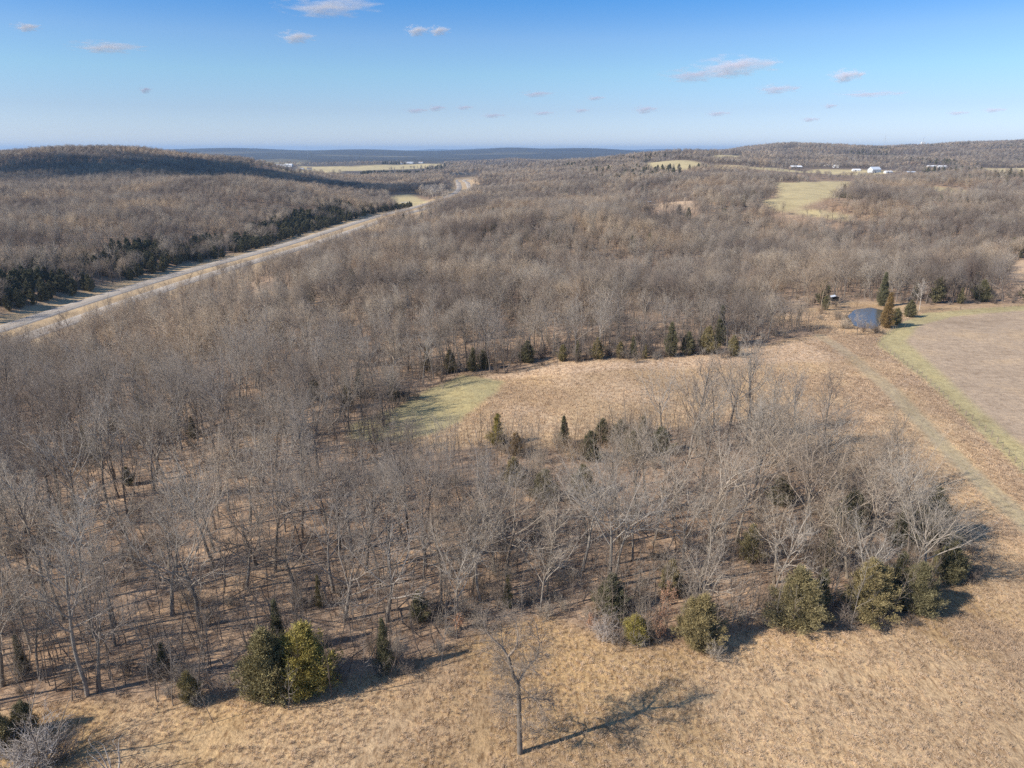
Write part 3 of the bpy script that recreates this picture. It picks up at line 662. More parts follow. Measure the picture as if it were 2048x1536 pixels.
# middle and far woods
x, y = jgrid(268, 620, 6.0, seed=14, s0=-.86, s1=.86); k = wooded(x, y, 1) & clear_view(x, y, 14); x, y = x[k], y[k]
scatter_obj('valley_woods', x, y, MID, 24, .6, 1.22, label='leafless grey brown woods covering the slopes down to the highway', cat='woods')
x, y = jgrid(620, 1150, 6.6, seed=15, s0=-.86, s1=.86); k = wooded(x, y, 1) & clear_view(x, y, 14); x, y = x[k], y[k]
scatter_obj('hillside_woods', x, y, MID, 25, .75, 1.15, sink=.5, label='leafless brown woods on the hillsides beyond the highway', cat='woods')
x, y = jgrid(1150, 2100, 8.0, seed=16, s0=-.84, s1=.84, pad=60); k = wooded(x, y, 1) & clear_view(x, y, 14); x, y = x[k], y[k]
scatter_obj('distant_woods', x, y, FARB, 26, .75, 1.1, sink=.5, label='distant leafless woods on the far hills', cat='woods')
x, y = jgrid(2100, 4300, 15.0, seed=17, s0=-.4, s1=.84, pad=60); k = wooded(x, y, 1) & clear_view(x, y, 14) & (tz(x, y) > -24); x, y = x[k], y[k]
scatter_obj('ridge_woods', x, y, FARB, 27, 1.0, 1.4, sink=1.0, label='hazy brown woods along the skyline ridge', cat='woods')
x, y = jgrid(150, 780, 4.2, seed=41, s0=-.86, s1=.1); d = seg_dist(x, y, RL[::4]); k = (x > np.interp(y, RL[:, 1], RL[:, 0])) & (d > 24) & (d < 62) & (vnoise(x, y, 26, 80) > -.45); x, y = x[k], y[k]
scatter_obj('roadside_brush', x, y, [POLE[3], BUSH[1], POLE[1], NEAR[5]], 42, .6, 1.15, label='thin bare brush along the near side of the highway', cat='brush')
# evergreens far away: by the highway, in the middle woods
x, y = jgrid(280, 1100, 6.0, seed=18); d = seg_dist(x, y, RL[::4]); left = x < np.interp(y, RL[:, 1], RL[:, 0])
k = left & (d > 25) & (d < 66 + 34 * fbm(x, y, 70, 79)) & (fbm(x, y, 38, 75) > -.28) | (~left & (d > 29) & (fbm(x, y, 120, 76) > .42) & (np.random.default_rng(8).random(len(x)) < .25) & wooded(x, y, 1))
x, y = x[k], y[k]
scatter_obj('cedars_by_the_highway', x, y, CEDFAR, 28, .8, 1.45, label='dark green cedars crowding the shaded foot of the far slope', cat='cedars')
x, y = jgrid(1100, 3600, 16.0, seed=19, s0=-.2, s1=.84); k = (fbm(x, y, 260, 77) > .32) & (np.random.default_rng(9).random(len(x)) < .45) & wooded(x, y, 1); x, y = x[k], y[k]
scatter_obj('distant_evergreens', x, y, CEDFAR, 29, 1.3, 2.2, label='dark evergreen clumps dotted over the distant ridge', cat='evergreens')

# dry grass tufts of the meadow
def tuft(seed, H, n, spread, w):
    rd = random.Random(seed); b = Branches()
    for _ in range(n):
        a = rd.uniform(0, 6.28); p = np.array([rd.gauss(0, spread), rd.gauss(0, spread), -.05]); h = H * rd.uniform(.5, 1.15)
        d = unit([math.cos(a) * rd.uniform(.1, .8), math.sin(a) * rd.uniform(.1, .8), 1]); u = unit(np.cross(d, [rd.gauss(0, 1) for _ in range(3)])) * w; k = len(b.v)
        m = p + d * h * .6; e = m + unit(d + np.array([math.cos(a) * .6, math.sin(a) * .6, -.3])) * h * .45
        b.v += [p - u, p + u, m + u * .8, m - u * .8, e]; b.f += [(k, k + 1, k + 2), (k, k + 2, k + 3), (k + 3, k + 2, k + 4)]
    return b
mg = NT('dry_grass'); oi = mg.n('ShaderNodeObjectInfo'); n1 = mg.noise(oi.outputs['Location'], .045, 6, .62); mpg = mg.n('ShaderNodeMapping'); mg.l(oi.outputs['Location'], mpg.inputs[0]); mpg.inputs['Rotation'].default_value = (0, 0, R(-14)); mpg.inputs['Scale'].default_value = (2.0, .5, 1); n2 = mg.noise(mpg.outputs[0], .24, 5, .65)
c1 = mg.ramp(n2.outputs[0], [(.32, (.40, .285, .19)), (.45, (.56, .405, .26)), (.58, (.64, .475, .32)), (.72, (.61, .425, .235))])
v = mg.ramp(oi.outputs['Random'], [(0, .84), (1, 1.16)]); v1 = mg.ramp(n1.outputs[0], [(.32, .8), (.68, 1.12)])
mg.l(mg.mix(1.0, mg.mix(1.0, c1.outputs[0], v.outputs[0], 'MULTIPLY'), v1.outputs[0], 'MULTIPLY'), mg.b.inputs['Base Color'])
M_GRASS = mg.m; M_WEEDS = flat_mat('dead_weeds', (.40, .285, .19), .9, .3)
def tp(seed, H, n, sp, w, m=M_GRASS):
    b = tuft(seed, H, n, sp, w); e = Branches(); e.v = [(0, 0, -.1), (.01, 0, -.1), (0, .01, -.1)]; e.f = [(0, 1, 2)]
    return (b.build('blades', [m], link=False), e.build('root', [m], link=False))
TUFT = [tp(700 + i, h, 34, .22, .018) for i, h in enumerate((.75, .55, .9, .45))]
TUFT2 = [tp(710 + i, h, 30, .42, .035) for i, h in enumerate((.9, .7))]
WEEDP = [tp(720 + i, h, 40, .3, .016, M_WEEDS) for i, h in enumerate((.9, .7))]
TRAILS = [W(p) for p in ([(948, 1560), (952, 1480), (958, 1400), (968, 1340)], [(966, 1560), (970, 1480), (975, 1400)], [(690, 1560), (760, 1470), (830, 1400), (905, 1330)], [(705, 1560), (775, 1478), (845, 1410)], [(1230, 1420), (1400, 1400), (1600, 1370), (1850, 1340), (2100, 1300)], [(-50, 1500), (150, 1505), (300, 1500), (480, 1520), (620, 1560)], [(1340, 738), (1480, 729), (1600, 724), (1700, 722)])]
def tall_grass(x, y): return (np.min([seg_dist(x, y, t_) for t_ in TRAILS], axis=0) > .42) & (sdist(x, y, OPEN) > -.6) & (sdist(x, y, CLEAR) < 0) & (sdist(x, y, STRIP) < 0) & (seg_dist(x, y, TRACK) > 2.2) & (sdist(x, y, POND) < -1)
x, y = jgrid(40, 112, .62, seed=31, pad=6); k = tall_grass(x, y) & (fbm(x, y, 5, 78) > -.55); x, y = x[k], y[k]
scatter_obj('dry_grass', x, y, TUFT, 33, .35, .75, label='tan dry grass standing in clumps over the meadow', cat='grass')
x, y = jgrid(112, 255, 1.35, seed=32, pad=6); k = tall_grass(x, y); x, y = x[k], y[k]
scatter_obj('dry_grass_beyond', x, y, TUFT2, 34, .4, .8, label='tan dry grass of the meadow behind the wooded point', cat='grass')
x, y = jgrid(60, 255, 1.2, seed=35, pad=6)
k = tall_grass(x, y) & (((seg_dist(x, y, TRACK) < 26) & (fbm(x, y, 14, 43) > .22)) | ((seg_dist(x, y, FENCE1) < 7) & (fbm(x, y, 9, 44) > .1)) | ((x > 40) & (fbm(x + 300, y, 17, 46) > .38)))
x, y = x[k], y[k]
scatter_obj('dead_weeds', x, y, WEEDP, 36, .5, .95, label='dark brown dead weeds in patches along the track and fence', cat='weeds')


# ------------------------------------------------------------------ single plants one can point at
def on_plane(px, py, y):
    """x and height of a picture point on the upright plane y metres ahead"""
    r = (px - 1024) / FOC; up = (768 - py) / FOC; t = y / (cth + up * sth)
    return r * t, CAMZ + t * (-sth + up * cth)
def height_at(px, pb, pt):
    x, y = unproj(px, pb); return x, y, on_plane(px, pt, y)[1] - G(x, y)
CH = (7, 6, 8, 5, 7.5)
cedars = [
 (539, 1391, 1262, 1, None, 1.15, 'dull olive cedar left of the bright yellow-green one at the field edge'),
 (616, 1380, 1250, 1, M_BRIGHT, 1.2, 'bright yellow-green cedar, the brightest tree on the lower field edge'),
 (560, 1310, 1201, 2, M_CEDARDK, .8, 'darker cedar rising right behind the pair at the lower field edge'),
 (382, 1408, 1345, 3, None, .9, 'low ragged cedar alone at the edge of the dry grass, lower left'),
 (331, 1345, 1285, 0, M_CEDARDK, .7, 'small dark cedar among thin trunks in the lower left woods'),
 (50, 1353, 1272, 2, None, .8, 'slim faded cedar near the left picture border among saplings'),
 (771, 1348, 1238, 2, M_CEDARDK, .75, 'narrow column-like cedar standing right of the bright cedar pair'),
 (838, 1240, 1185, 3, None, 1.0, 'small olive cedar half hidden in brush behind the lone tree\'s left side'),
 (640, 1215, 1150, 2, None, .7, 'slender cedar deep in the woods above the bright cedar'),
 (1400, 1291, 1190, 4, None, 1.35, 'bushy olive cedar casting shade on the field edge below the point'),
 (1272, 1283, 1232, 3, M_BRIGHT, 1.5, 'low wide yellow-green cedar beside the russet-leaved young oak'),
 (1588, 1250, 1137, 4, None, 1.4, 'large olive cedar left of the dark gap at the tip of the woods'),
 (1636, 1236, 1140, 0, M_CEDARDK, .9, 'dark green cedar tucked against the large olive cedar near the tip'),
 (1732, 1232, 1121, 4, None, 1.4, 'broad olive cedar right of the dark gap at the tip of the woods'),
 (1830, 1222, 1128, 1, M_CEDARDK, 1.2, 'dark cedar at the outermost right tip of the woods'),
 (1790, 1200, 1105, 0, M_CEDARDK, 1.0, 'dark cedar between the broad olive one and the outermost tip'),
 (1858, 1085, 978, 1, M_CEDARDK, 1.1, 'dark cedar rising above grey branches on the right flank of the woods'),
 (1800, 1090, 1010, 0, M_CEDARDK, 1.2, 'dark cedar buried under pale branches inside the right flank'),
 (1700, 1060, 985, 3, M_CEDARDK, 1.3, 'low dark cedar under the bare crowns of the right woods'),
 (1222, 1226, 1150, 1, M_CEDARDK, 1.2, 'round dark cedar behind the pale grey bush at the field edge'),
 (1340, 1190, 1120, 1, None, .9, 'faded cedar in the open interior of the wooded point'),
 (1016, 1215, 1150, 2, None, .8, 'olive cedar with its top just above the lone tree\'s crown'),
 (995, 890, 828, 0, M_BRIGHT, 1.1, 'spiky bright green cedar at the meadow edge left of the middle grove'),
 (1032, 910, 866, 3, M_RUST, 1.0, 'rusty brown cedar just right of the spiky bright green one'),
 (1027, 970, 916, 1, M_CEDAR, 1.1, 'round olive cedar in shade below the rusty one'),
 (1127, 888, 832, 0, M_CEDARDK, .8, 'grey-green conical cedar at the back edge of the middle grove'),
 (1205, 884, 838, 1, M_CEDARDK, 1.3, 'wide dark evergreen at the back of the middle grove'),
 (1240, 888, 840, 1, M_CEDARDK, 1.2, 'dark evergreen beside the widest one behind the middle grove'),
 (1285, 880, 833, 0, M_CEDARDK, 1.1, 'dark evergreen on the right of the row behind the middle grove'),
 (1165, 990, 930, 1, M_CEDARDK, 1.2, 'shaded evergreen in the hollow of the middle grove'),
 (1195, 717, 676, 1, None, 1.0, 'round dark cedar alone in front of the far tree line'),
 (1240, 716, 684, 3, None, .9, 'small cedar right of the round one on the far tree line'),
 (1290, 717, 688, 2, None, 1.0, 'slim cedar in the middle of the far tree line'),
 (1340, 712, 645, 0, M_CEDARDK, .9, 'tall dark cedar on the far tree line left of the biggest clump'),
 (1415, 706, 652, 4, None, 1.1, 'biggest yellowish cedar clump on the far tree line'),
 (1438, 690, 612, 2, M_CEDARDK, .9, 'tallest dark cedar behind the yellowish clump on the far tree line'),
 (1125, 722, 690, 3, None, 1.0, 'low cedar left of the round one on the far tree line'),
 (1055, 724, 682, 1, M_CEDARDK, 1.2, 'broad dark cedar right of the vine-covered tree'),
 (946, 742, 696, 0, M_CEDARDK, 1.0, 'dark cedar left of the vine-covered tree'),
 (967, 738, 700, 3, M_CEDARDK, 1.0, 'second dark cedar close to the vine-covered tree'),
 (855, 742, 685, 2, None, .9, 'olive cedar standing above the green clearing'),
 (787, 802, 748, 0, M_CEDARDK, .8, 'conical dark cedar at the left end of the green clearing'),
 (695, 815, 768, 1, None, .8, 'olive cedar in the woods left of the green clearing'),
 (630, 800, 752, 1, M_CEDARDK, .9, 'dark cedar furthest left of the green clearing'),
 (1772, 656, 585, 2, M_RUST, 1.15, 'tall orange-brown cedar at the right bank of the pond'),
 (1790, 650, 617, 3, None, 1.3, 'round green cedar in front of the orange one by the field corner'),
 (1818, 634, 600, 1, M_CEDARDK, 1.1, 'dark cedar casting shade on the corner of the crop field'),
 (1762, 612, 545, 2, M_CEDARDK, 1.0, 'tall dark cedar behind the pond'),
 (1962, 603, 560, 1, M_CEDARDK, 1.2, 'dark cedar in the tree line above the crop field'),
 (1240, 560, 528, 0, M_CEDARDK, 1.0, 'lone cedar poking out of the middle distance bare woods'),
 (1650, 620, 590, 3, M_CEDARDK, .8, 'small dark cedar next to the raised hunting blind'),
 (1920, 607, 575, 0, None, 1.0, 'olive cedar left of the dark one in the crop field tree line'),
 (1465, 712, 672, 3, None, .9, 'short olive cedar at the right end of the far tree line clump'),
 (1180, 920, 862, 4, M_CEDARDK, 1.2, 'big dark evergreen in the heart of the middle grove'),
 (1262, 915, 862, 1, M_CEDARDK, 1.3, 'dark evergreen right of the biggest one in the middle grove'),
 (1320, 905, 855, 3, M_CEDARDK, 1.3, 'low dark evergreen near the big spreading tree of the middle grove'),
 (1090, 1000, 940, 1, M_CEDARDK, 1.2, 'shaded evergreen below and left of the hollow in the middle grove'),
 (1500, 1120, 1050, 1, None, 1.0, 'olive cedar inside the right half of the wooded point'),
 (1560, 1010, 955, 3, M_CEDARDK, 1.3, 'low dark evergreen near the right back edge of the grove'),
 (1650, 1130, 1060, 0, M_CEDARDK, 1.1, 'dark cedar inside the wooded point near its right end'),
 (1895, 1160, 1085, 1, M_CEDARDK, 1.2, 'dark cedar on the right rim between the tip and the flank'),
 (1155, 722, 682, 2, M_CEDARDK, .9, 'thin dark cedar between two low ones on the far tree line'),
 (1265, 714, 672, 0, M_CEDARDK, .8, 'dark cedar between the small and the slim one on the far tree line'),
 (1375, 709, 664, 1, M_CEDARDK, 1.0, 'dark cedar left against the yellowish clump on the far tree line'),
 (900, 745, 700, 1, None, .9, 'olive cedar right of the one above the green clearing'),
 (720, 795, 740, 0, None, .8, 'faded cedar between bare crowns left of the clearing'),
]
for px, pb, pt, v, m, sx, lab in cedars:
    x, y, h = height_at(px, pb, pt)
    place(CED[v], x, y, pyr.uniform(0, 6.28), max(h, 1.5) / CH[v], 'cedar_tree', lab, 'cedar', 'cedars around the meadow', m, sx=sx)

cx, cy = [], []
for px, pb, pt, v, m, sx, lab in cedars:
    if pb > 680:
        a_, b_ = unproj(px, pb)
        for _ in range(9): cx.append(a_ + rng.normal(0, 2.6)); cy.append(b_ + rng.normal(.4, 1.7))
for bx1, by1 in ((1690, 640), (1705, 660), (1735, 668), (1755, 662), (1782, 655), (1712, 618), (1680, 618), (1640, 640), (1660, 632)):
    a_, b_ = unproj(bx1, by1)
    for _ in range(5): cx.append(a_ + rng.normal(0, 2.0)); cy.append(b_ + rng.normal(0, 2.2))
scatter_obj('edge_brush', np.array(cx), np.array(cy), [BUSH[0], POLE[3], BUSH[1], POLE[1], POLE[0]], 51, .6, 1.1, label='bare brush tangled round the cedars at the edge of the woods', cat='brush')

qx, qy = jgrid(95, 255, 15, seed=61, s0=-.72, s1=.1, pad=0); k = wooded(qx, qy, 6) & (fbm(qx, qy, 40, 81) > .05); qx, qy = qx[k], qy[k]
qpx, qpy, _ = proj(qx, qy, ground(qx, qy)); k = (qpx > 10) & (qpx < 1100); qx, qy, qpx = qx[k], qy[k], qpx[k]; o_ = np.argsort(qpx)[:24]
for c, i in enumerate(o_):
    place(CED[(0, 2, 3)[c % 3]], qx[i], qy[i], c, .55 + .35 * ((c * 7) % 5) / 5, 'cedar_tree', 'faded cedar inside the wide left woods, %s from the left' % ORD[min(c, 23)], 'cedar', 'cedars inside the left woods', M_CEDARDK if c % 2 else None)
x, y = jgrid(250, 1100, 9, seed=62, s0=-.3, s1=.84); k = (fbm(x, y, 110, 82) > .12) & (np.random.default_rng(63).random(len(x)) < .09) & wooded(x, y, 2) & clear_view(x, y, 8); x, y = x[k], y[k]
scatter_obj('cedars_in_the_woods', x, y, CEDFAR, 64, .9, 1.5, label='dark cedars dotted singly through the middle distance woods', cat='cedars')

# the lone tree of the foreground, limb by limb
RMIN = [0, .03, .02, .0125, .009]
lx, ly = unproj(1040, 1506); lz = G(lx, ly); rd = random.Random(77)
def LP(pts, dy):
    out = []
    for (a, b), d in zip(pts, dy):
        x, z = on_plane(a, b, ly); out.append(np.array([x - lx, d, z - lz]))
    out[0][2] -= .0; return out
tr, br = Branches(), Branches()
main = LP([(1040, 1512), (1039, 1460), (1038, 1410), (1037, 1368), (1026, 1347), (1021, 1330), (1016, 1313)], [0, 0, .1, 0, -.2, 0, .1])
tr.tube(main, [.29, .235, .215, .195, .18, .165, .14], 9, tip=False)
limbs = [([(1016, 1315), (1002, 1297), (988, 1284), (972, 1272), (966, 1255)], [.1, .3, .2, .6, 1.0], .13),
 ([(1017, 1314), (1026, 1298), (1034, 1284), (1036, 1262), (1030, 1240)], [.1, -.3, -.5, -.2, .2], .12),
 ([(1038, 1362), (1052, 1345), (1066, 1332), (1076, 1318), (1079, 1290), (1074, 1262)], [0, .5, .6, .4, .2, .5], .11),
 ([(1038, 1400), (1056, 1404), (1075, 1412), (1098, 1420), (1110, 1432)], [0, .6, .9, 1.3, 1.2], .065),
 ([(1038, 1385), (1024, 1380), (1012, 1370), (1004, 1356)], [0, -.8, -1.5, -1.9], .06),
 ([(1028, 1350), (1014, 1342), (1004, 1344)], [0, .3, .6], .05),
 ([(1024, 1336), (1008, 1330), (996, 1334), (985, 1350)], [0, .9, 1.4, 2.0], .055),
 ([(1037, 1372), (1058, 1372), (1078, 1380), (1090, 1398)], [0, -.9, -1.6, -2.2], .06),
 ([(1038, 1420), (1052, 1434), (1066, 1450)], [0, -.5, -1.0], .045),
 ([(1039, 1430), (1024, 1436), (1012, 1450)], [0, .5, .9], .04),
 ([(1021, 1330), (1040, 1325), (1056, 1310), (1062, 1290)], [0, -1.0, -1.8, -2.2], .07),
 ([(1019, 1322), (1006, 1310), (1000, 1285), (1004, 1262)], [0, 1.2, 2.0, 2.6], .07),
 ([(1039, 1415), (1020, 1412), (1006, 1420), (998, 1436)], [0, .8, 1.5, 1.7], .045)]
for pts, dy, r0 in limbs:
    P3 = LP(pts, dy); n = len(P3); br.tube(P3, [r0 * (1 - .75 * i / (n - 1)) for i in range(n)], 6, tip=False)
    tot = sum(np.linalg.norm(P3[i + 1] - P3[i]) for i in range(n - 1))
    nc = int(8 + tot * 4.6)
    for c in range(nc):
        f = (.2 + .8 * (c + rd.random()) / nc) * (n - 1); i = min(int(f), n - 2); q = P3[i] + (P3[i + 1] - P3[i]) * (f - i)
        d = rot_away(P3[i + 1] - P3[i], rd.uniform(.5, 1.15), rd.uniform(0, 6.28))
        grow(rd, q, d, rd.uniform(.9, 2.2) * (1.15 if r0 > .1 else .9), .024, 2, SP(10, (1, 1, 8, 6), seg=(1, 1, 4, 2, 1), lr=(.5, .5, .5, .48)), br, br, (.1, .2, .24, .26, .25), (.05, .05, .03, .03, .02))
for c in range(60):                       # twiggy growth straight from the trunk
    f = rd.uniform(1.4, 5.8); i = int(f); q = main[i] + (main[i + 1] - main[i]) * (f - i)
    grow(rd, q, rot_away(main[i + 1] - main[i], rd.uniform(1.0, 1.6), rd.uniform(0, 6.28)), rd.uniform(.8, 2.3), .02, 2, SP(10, (1, 1, 7, 6), seg=(1, 1, 3, 2, 1)), br, br, (.1, .2, .26, .26, .25), (.0, .0, .0, .0, .0))
e = tag(empty('lone_bare_tree', (lx, ly, lz)), 'crooked lone bare tree standing by itself in the foreground dry grass', 'tree')
tr.build('trunk', [M_TRUNKN], e); br.build('crown', [M_TWIGN], e)

def put_shrub(px, pb, h, v, lab, mats=None, cat='shrub', sx=1.0, name='bare_shrub'):
    x, y = unproj(px, pb); return place(BUSH[v], x, y, pyr.uniform(0, 6), h / (2.4, 3.2, 1.8)[v], name, lab, cat, None, mats, sx=sx)
M_GREYT = bark_mat('silver_twigs', [(0, (.38, .335, .30)), (1, (.43, .38, .335))], .3)
put_shrub(1203, 1280, 3.6, 1, 'pale silvery bare shrub at the field edge left of the low yellow-green cedar', M_GREYT, sx=1.1)
put_shrub(75, 1535, 4.2, 1, 'large tangled grey shrub in the bottom left corner', M_GREYT, sx=1.4)
put_shrub(30, 1545, 3.6, 0, 'grey shrub cut by the bottom left corner of the picture', M_GREYT, sx=1.5)
put_shrub(120, 1520, 3.0, 1, 'dark tangled shrub in shade right of the big grey one', sx=1.4)
x, y, h = height_at(15, 1500, 1425)
place(CED[1], x, y, 1.0, .7, 'cedar_tree', 'olive cedar behind the grey shrubs at the bottom left corner', 'cedar', 'cedars around the meadow', sx=1.2)
x, y, h = height_at(55, 1470, 1410)
place(CED[3], x, y, 2.0, .8, 'cedar_tree', 'small faded cedar above the corner shrubs, right of the olive one', 'cedar', 'cedars around the meadow', sx=1.1)
def many_stem(seed, H, stems, lean, r=.09, kids=(7, 5, 4)):
    global RMIN
    RMIN = [0, .03, .018, .012, .009]; rd = random.Random(seed); t_, b_ = Branches(), Branches()
    for i in range(stems):
        a = 6.28 * i / stems + rd.uniform(-.4, .4)
        grow(rd, np.array([math.cos(a) * .1, math.sin(a) * .1, -.15]), (math.cos(a) * lean, math.sin(a) * lean, 1), H * rd.uniform(.65, 1.05), r * rd.uniform(.7, 1.1), 0, SP(H, kids, seg=(7, 4, 2, 1), start=.3, lr=(.35, .5, .5), sides=(6, 4, 3, 3)), t_, b_, (.11, .2, .22, .2), (.03, .05, .04, .03))
    return t_, b_
def one(name, tb, px, pb, rz, lab, mt=M_TRUNK, mb=M_TWIG, cat='tree', leafpts=None, group=None):
    x, y = unproj(px, pb); e = tag(empty(name, (x, y, G(x, y)), rz), lab, cat, group)
    tb[0].build('trunk', [mt], e); tb[1].build('crown', [mb], e); return e
one('bare_tree', many_stem(5, 8.5, 3, .45, .11), 92, 1525, .4, 'dark forked bare tree rising out of the bottom left corner shrubs')
one('dead_tree', many_stem(6, 5.2, 8, .38, .085, (2, 1, 1)), 228, 1562, .2, 'pale broken many-stemmed dead tree at the bottom edge, left', M_PALE, M_PALE)
# young oaks that keep their russet leaves
for k, (px, pb, h, lab) in enumerate([(1320, 1283, 4.0, 'young oak with russet leaves between two cedars at the field edge'), (1332, 1262, 6.5, 'taller thin oak with russet leaves behind the young one'),
                                 (1180, 1262, 2.4, 'low russet-leaved oak scrub left of the pale silvery shrub'), (918, 1262, 2.6, 'small russet-leaved oak left of the lone tree\'s crown')]):
    tb = bare_tree(900 + k, H=h, r=.05, kids=(12, 6, 4), start=.15, lr=(.38, .5, .5), rmin=[0, .014, .01, .008, .008], seg=(5, 3, 2, 1), sides=(5, 3, 3, 3))
    e = one('oak_sapling', tb, px, pb, k, lab); lv = Branches(); leaves(lv, random.Random(k), [v for v in tb[1].v], int(900 * h / 4), .085, .12); lv.build('leaves', [M_RUSSET], e)
# the vine covered tree and a few single trees in the open
one('vine_covered_tree', many_stem(9, 9, 5, .35, .14, (10, 7, 6)), 1012, 746, .3, 'dense vine-covered bare tree in front of the far tree line')
for k, (px, pb, pt, v, lab) in enumerate([(886, 786, 762, 5, 'small bare tree in the green clearing, the left of two'), (914, 783, 762, 5, 'small bare tree in the green clearing, the right of two'),
        (1473, 838, 725, 4, 'big spreading bare tree at the back right of the middle grove'), (1687, 671, 615, 5, 'slender bare tree left of the pond, nearer the track'),
        (1714, 671, 622, 7, 'forked bare tree in front of the pond'), (1641, 626, 565, 6, 'dark upright bare tree left of the hunting blind'),
        (1900, 606, 520, 1, 'bare tree behind the upper fence of the crop field'), (2005, 603, 500, 4, 'wide brown bare tree at the right end of the crop field tree line')]):
    x, y, h = height_at(px, pb, pt); place(NEAR[v], x, y, k * 1.3, h / 15.5, 'bare_tree', lab, 'tree')
x, y, h = height_at(1838, 622, 560); place(NEAR[3], x, y, 2, h / 14, 'dead_tree', 'pale dead tree at the top corner of the crop field', 'tree', mats=M_PALE)
for k, (px, pb, pt) in enumerate([(845, 392, 366), (858, 398, 362), (872, 400, 368), (885, 398, 362), (866, 402, 372), (895, 402, 372)]):
    x, y, h = height_at(px, pb, pt); place(FARB[k % 4], x, y, k, max(h, 12) / 15, 'sycamore_tree', 'pale barked bare tree in the small stand at the far edge of the valley field', 'tree', 'pale trees at the edge of the valley field', M_PALE)

# ------------------------------------------------------------------ built things
def boxv(v, f, x0, x1, y0, y1, z0, z1, R_=None, t=(0, 0, 0)):
    b = len(v)
    for z in (z0, z1):
        for x, y in ((x0, y0), (x1, y0), (x1, y1), (x0, y1)):
            p = Vector((x, y, z)); p = (R_ @ p if R_ is not None else p) + Vector(t); v.append(tuple(p))
    f += [(b, b + 3, b + 2, b + 1), (b + 4, b + 5, b + 6, b + 7), (b, b + 1, b + 5, b + 4), (b + 1, b + 2, b + 6, b + 5), (b + 2, b + 3, b + 7, b + 6), (b + 3, b, b + 4, b + 7)]
def boxes(name, lst, mat, parent):
    v, f = [], []
    for b in lst: boxv(v, f, *b)
    return mesh_obj(name, v, f, [mat], parent)
M_WOOD = flat_mat('weathered_wood', (.26, .20, .15), .9, .3, 4); M_WOODLT = flat_mat('new_lumber', (.46, .34, .22), .85, .2, 5)
M_DARK = flat_mat('dark_plywood', (.05, .045, .04), .9, .3); M_TIN = flat_mat('galvanised_roof', (.62, .65, .68), .5, .12, 2, .2)
M_WHITE = flat_mat('white_siding', (.78, .77, .74), .7, .06, .5); M_WROOF = flat_mat('white_metal_roof', (.80, .80, .79), .45, .05, .5)
M_RROOF = flat_mat('brown_shingles', (.22, .16, .13), .9, .2); M_GLASSD = flat_mat('dark_window', (.04, .045, .05), .2, .1); M_TINB = flat_mat('pale_barn_tin', (.62, .66, .70), .5, .08, .5)
# hunting blind on stilts
bx_, by_, bh = height_at(1667, 616, 589); hb = tag(empty('hunting_blind', (bx_, by_, G(bx_, by_)), R(-12)), 'raised hunting blind with a grey tin roof on wooden stilts above the pond', 'hunting blind')
s_ = bh / 4.6
Lg = 2.2 * s_
for a in (-1, 1):
    for b in (-1, 1):
        p = Branches(); p.tube([(a * 1.25, b * 1.1, -.3), (a * .95, b * .85, Lg)], [.13, .13], 6, tip=False); p.build('leg', [M_WOOD], hb)
p = Branches()
for a in (-1, 1):
    p.tube([(-1.2, a * 1.05, .2), (.95, a * .9, Lg)], [.045, .045], 4, tip=False); p.tube([(1.2, a * 1.05, .2), (-.95, a * .9, Lg)], [.045, .045], 4, tip=False)
p.build('cross_brace', [M_WOODLT], hb)
boxes('floor', [(-1.35, 1.35, -1.15, 1.15, Lg, Lg + .12)], M_WOODLT, hb)
H2 = Lg + .12
cab = boxes('cabin', [(-1.2, 1.2, -1.0, -.94, H2, H2 + 1.0), (-1.2, 1.2, -1.0, -.94, H2 + 1.4, H2 + 1.8), (-1.2, -.9, -1.0, -.94, H2 + 1.0, H2 + 1.4), (.9, 1.2, -1.0, -.94, H2 + 1.0, H2 + 1.4),
     (-1.2, -1.14, -.94, 1.0, H2, H2 + 1.8), (1.14, 1.2, -.94, 1.0, H2, H2 + 1.8), (-1.14, 1.14, .94, 1.0, H2, H2 + 1.8)], M_DARK, hb)
v, f = [], []
boxv(v, f, -1.75, 0.05, -1.45, 1.4, 0, .06, Matrix.Rotation(R(-16), 3, 'Y'), (0, 0, H2 + 2.25)); mesh_obj('roof', v, f, [M_TIN], hb)
v, f = [], []
boxv(v, f, -.05, 1.7, -1.45, 1.4, 0, .06, Matrix.Rotation(R(16), 3, 'Y'), (.06, 0, H2 + 2.23)); mesh_obj('roof', v, f, [M_WOOD], hb)
ld = [( -.32 , -.26, -2.1, -2.04, 0, 2)]
p = Branches()
for a in (-.28, .28): p.tube([(a + 1.9, -1.2, -.2), (a + 1.0, -1.05, H2)], [.035, .035], 4, tip=False)
for k in range(7):
    t = (k + .7) / 7.2; p.tube([(1.9 - .9 * t - .28, -1.2 + .15 * t, H2 * t), (1.9 - .9 * t + .28, -1.2 + .15 * t, H2 * t)], [.025, .025], 4, tip=False)
p.build('ladder', [M_WOODLT], hb)

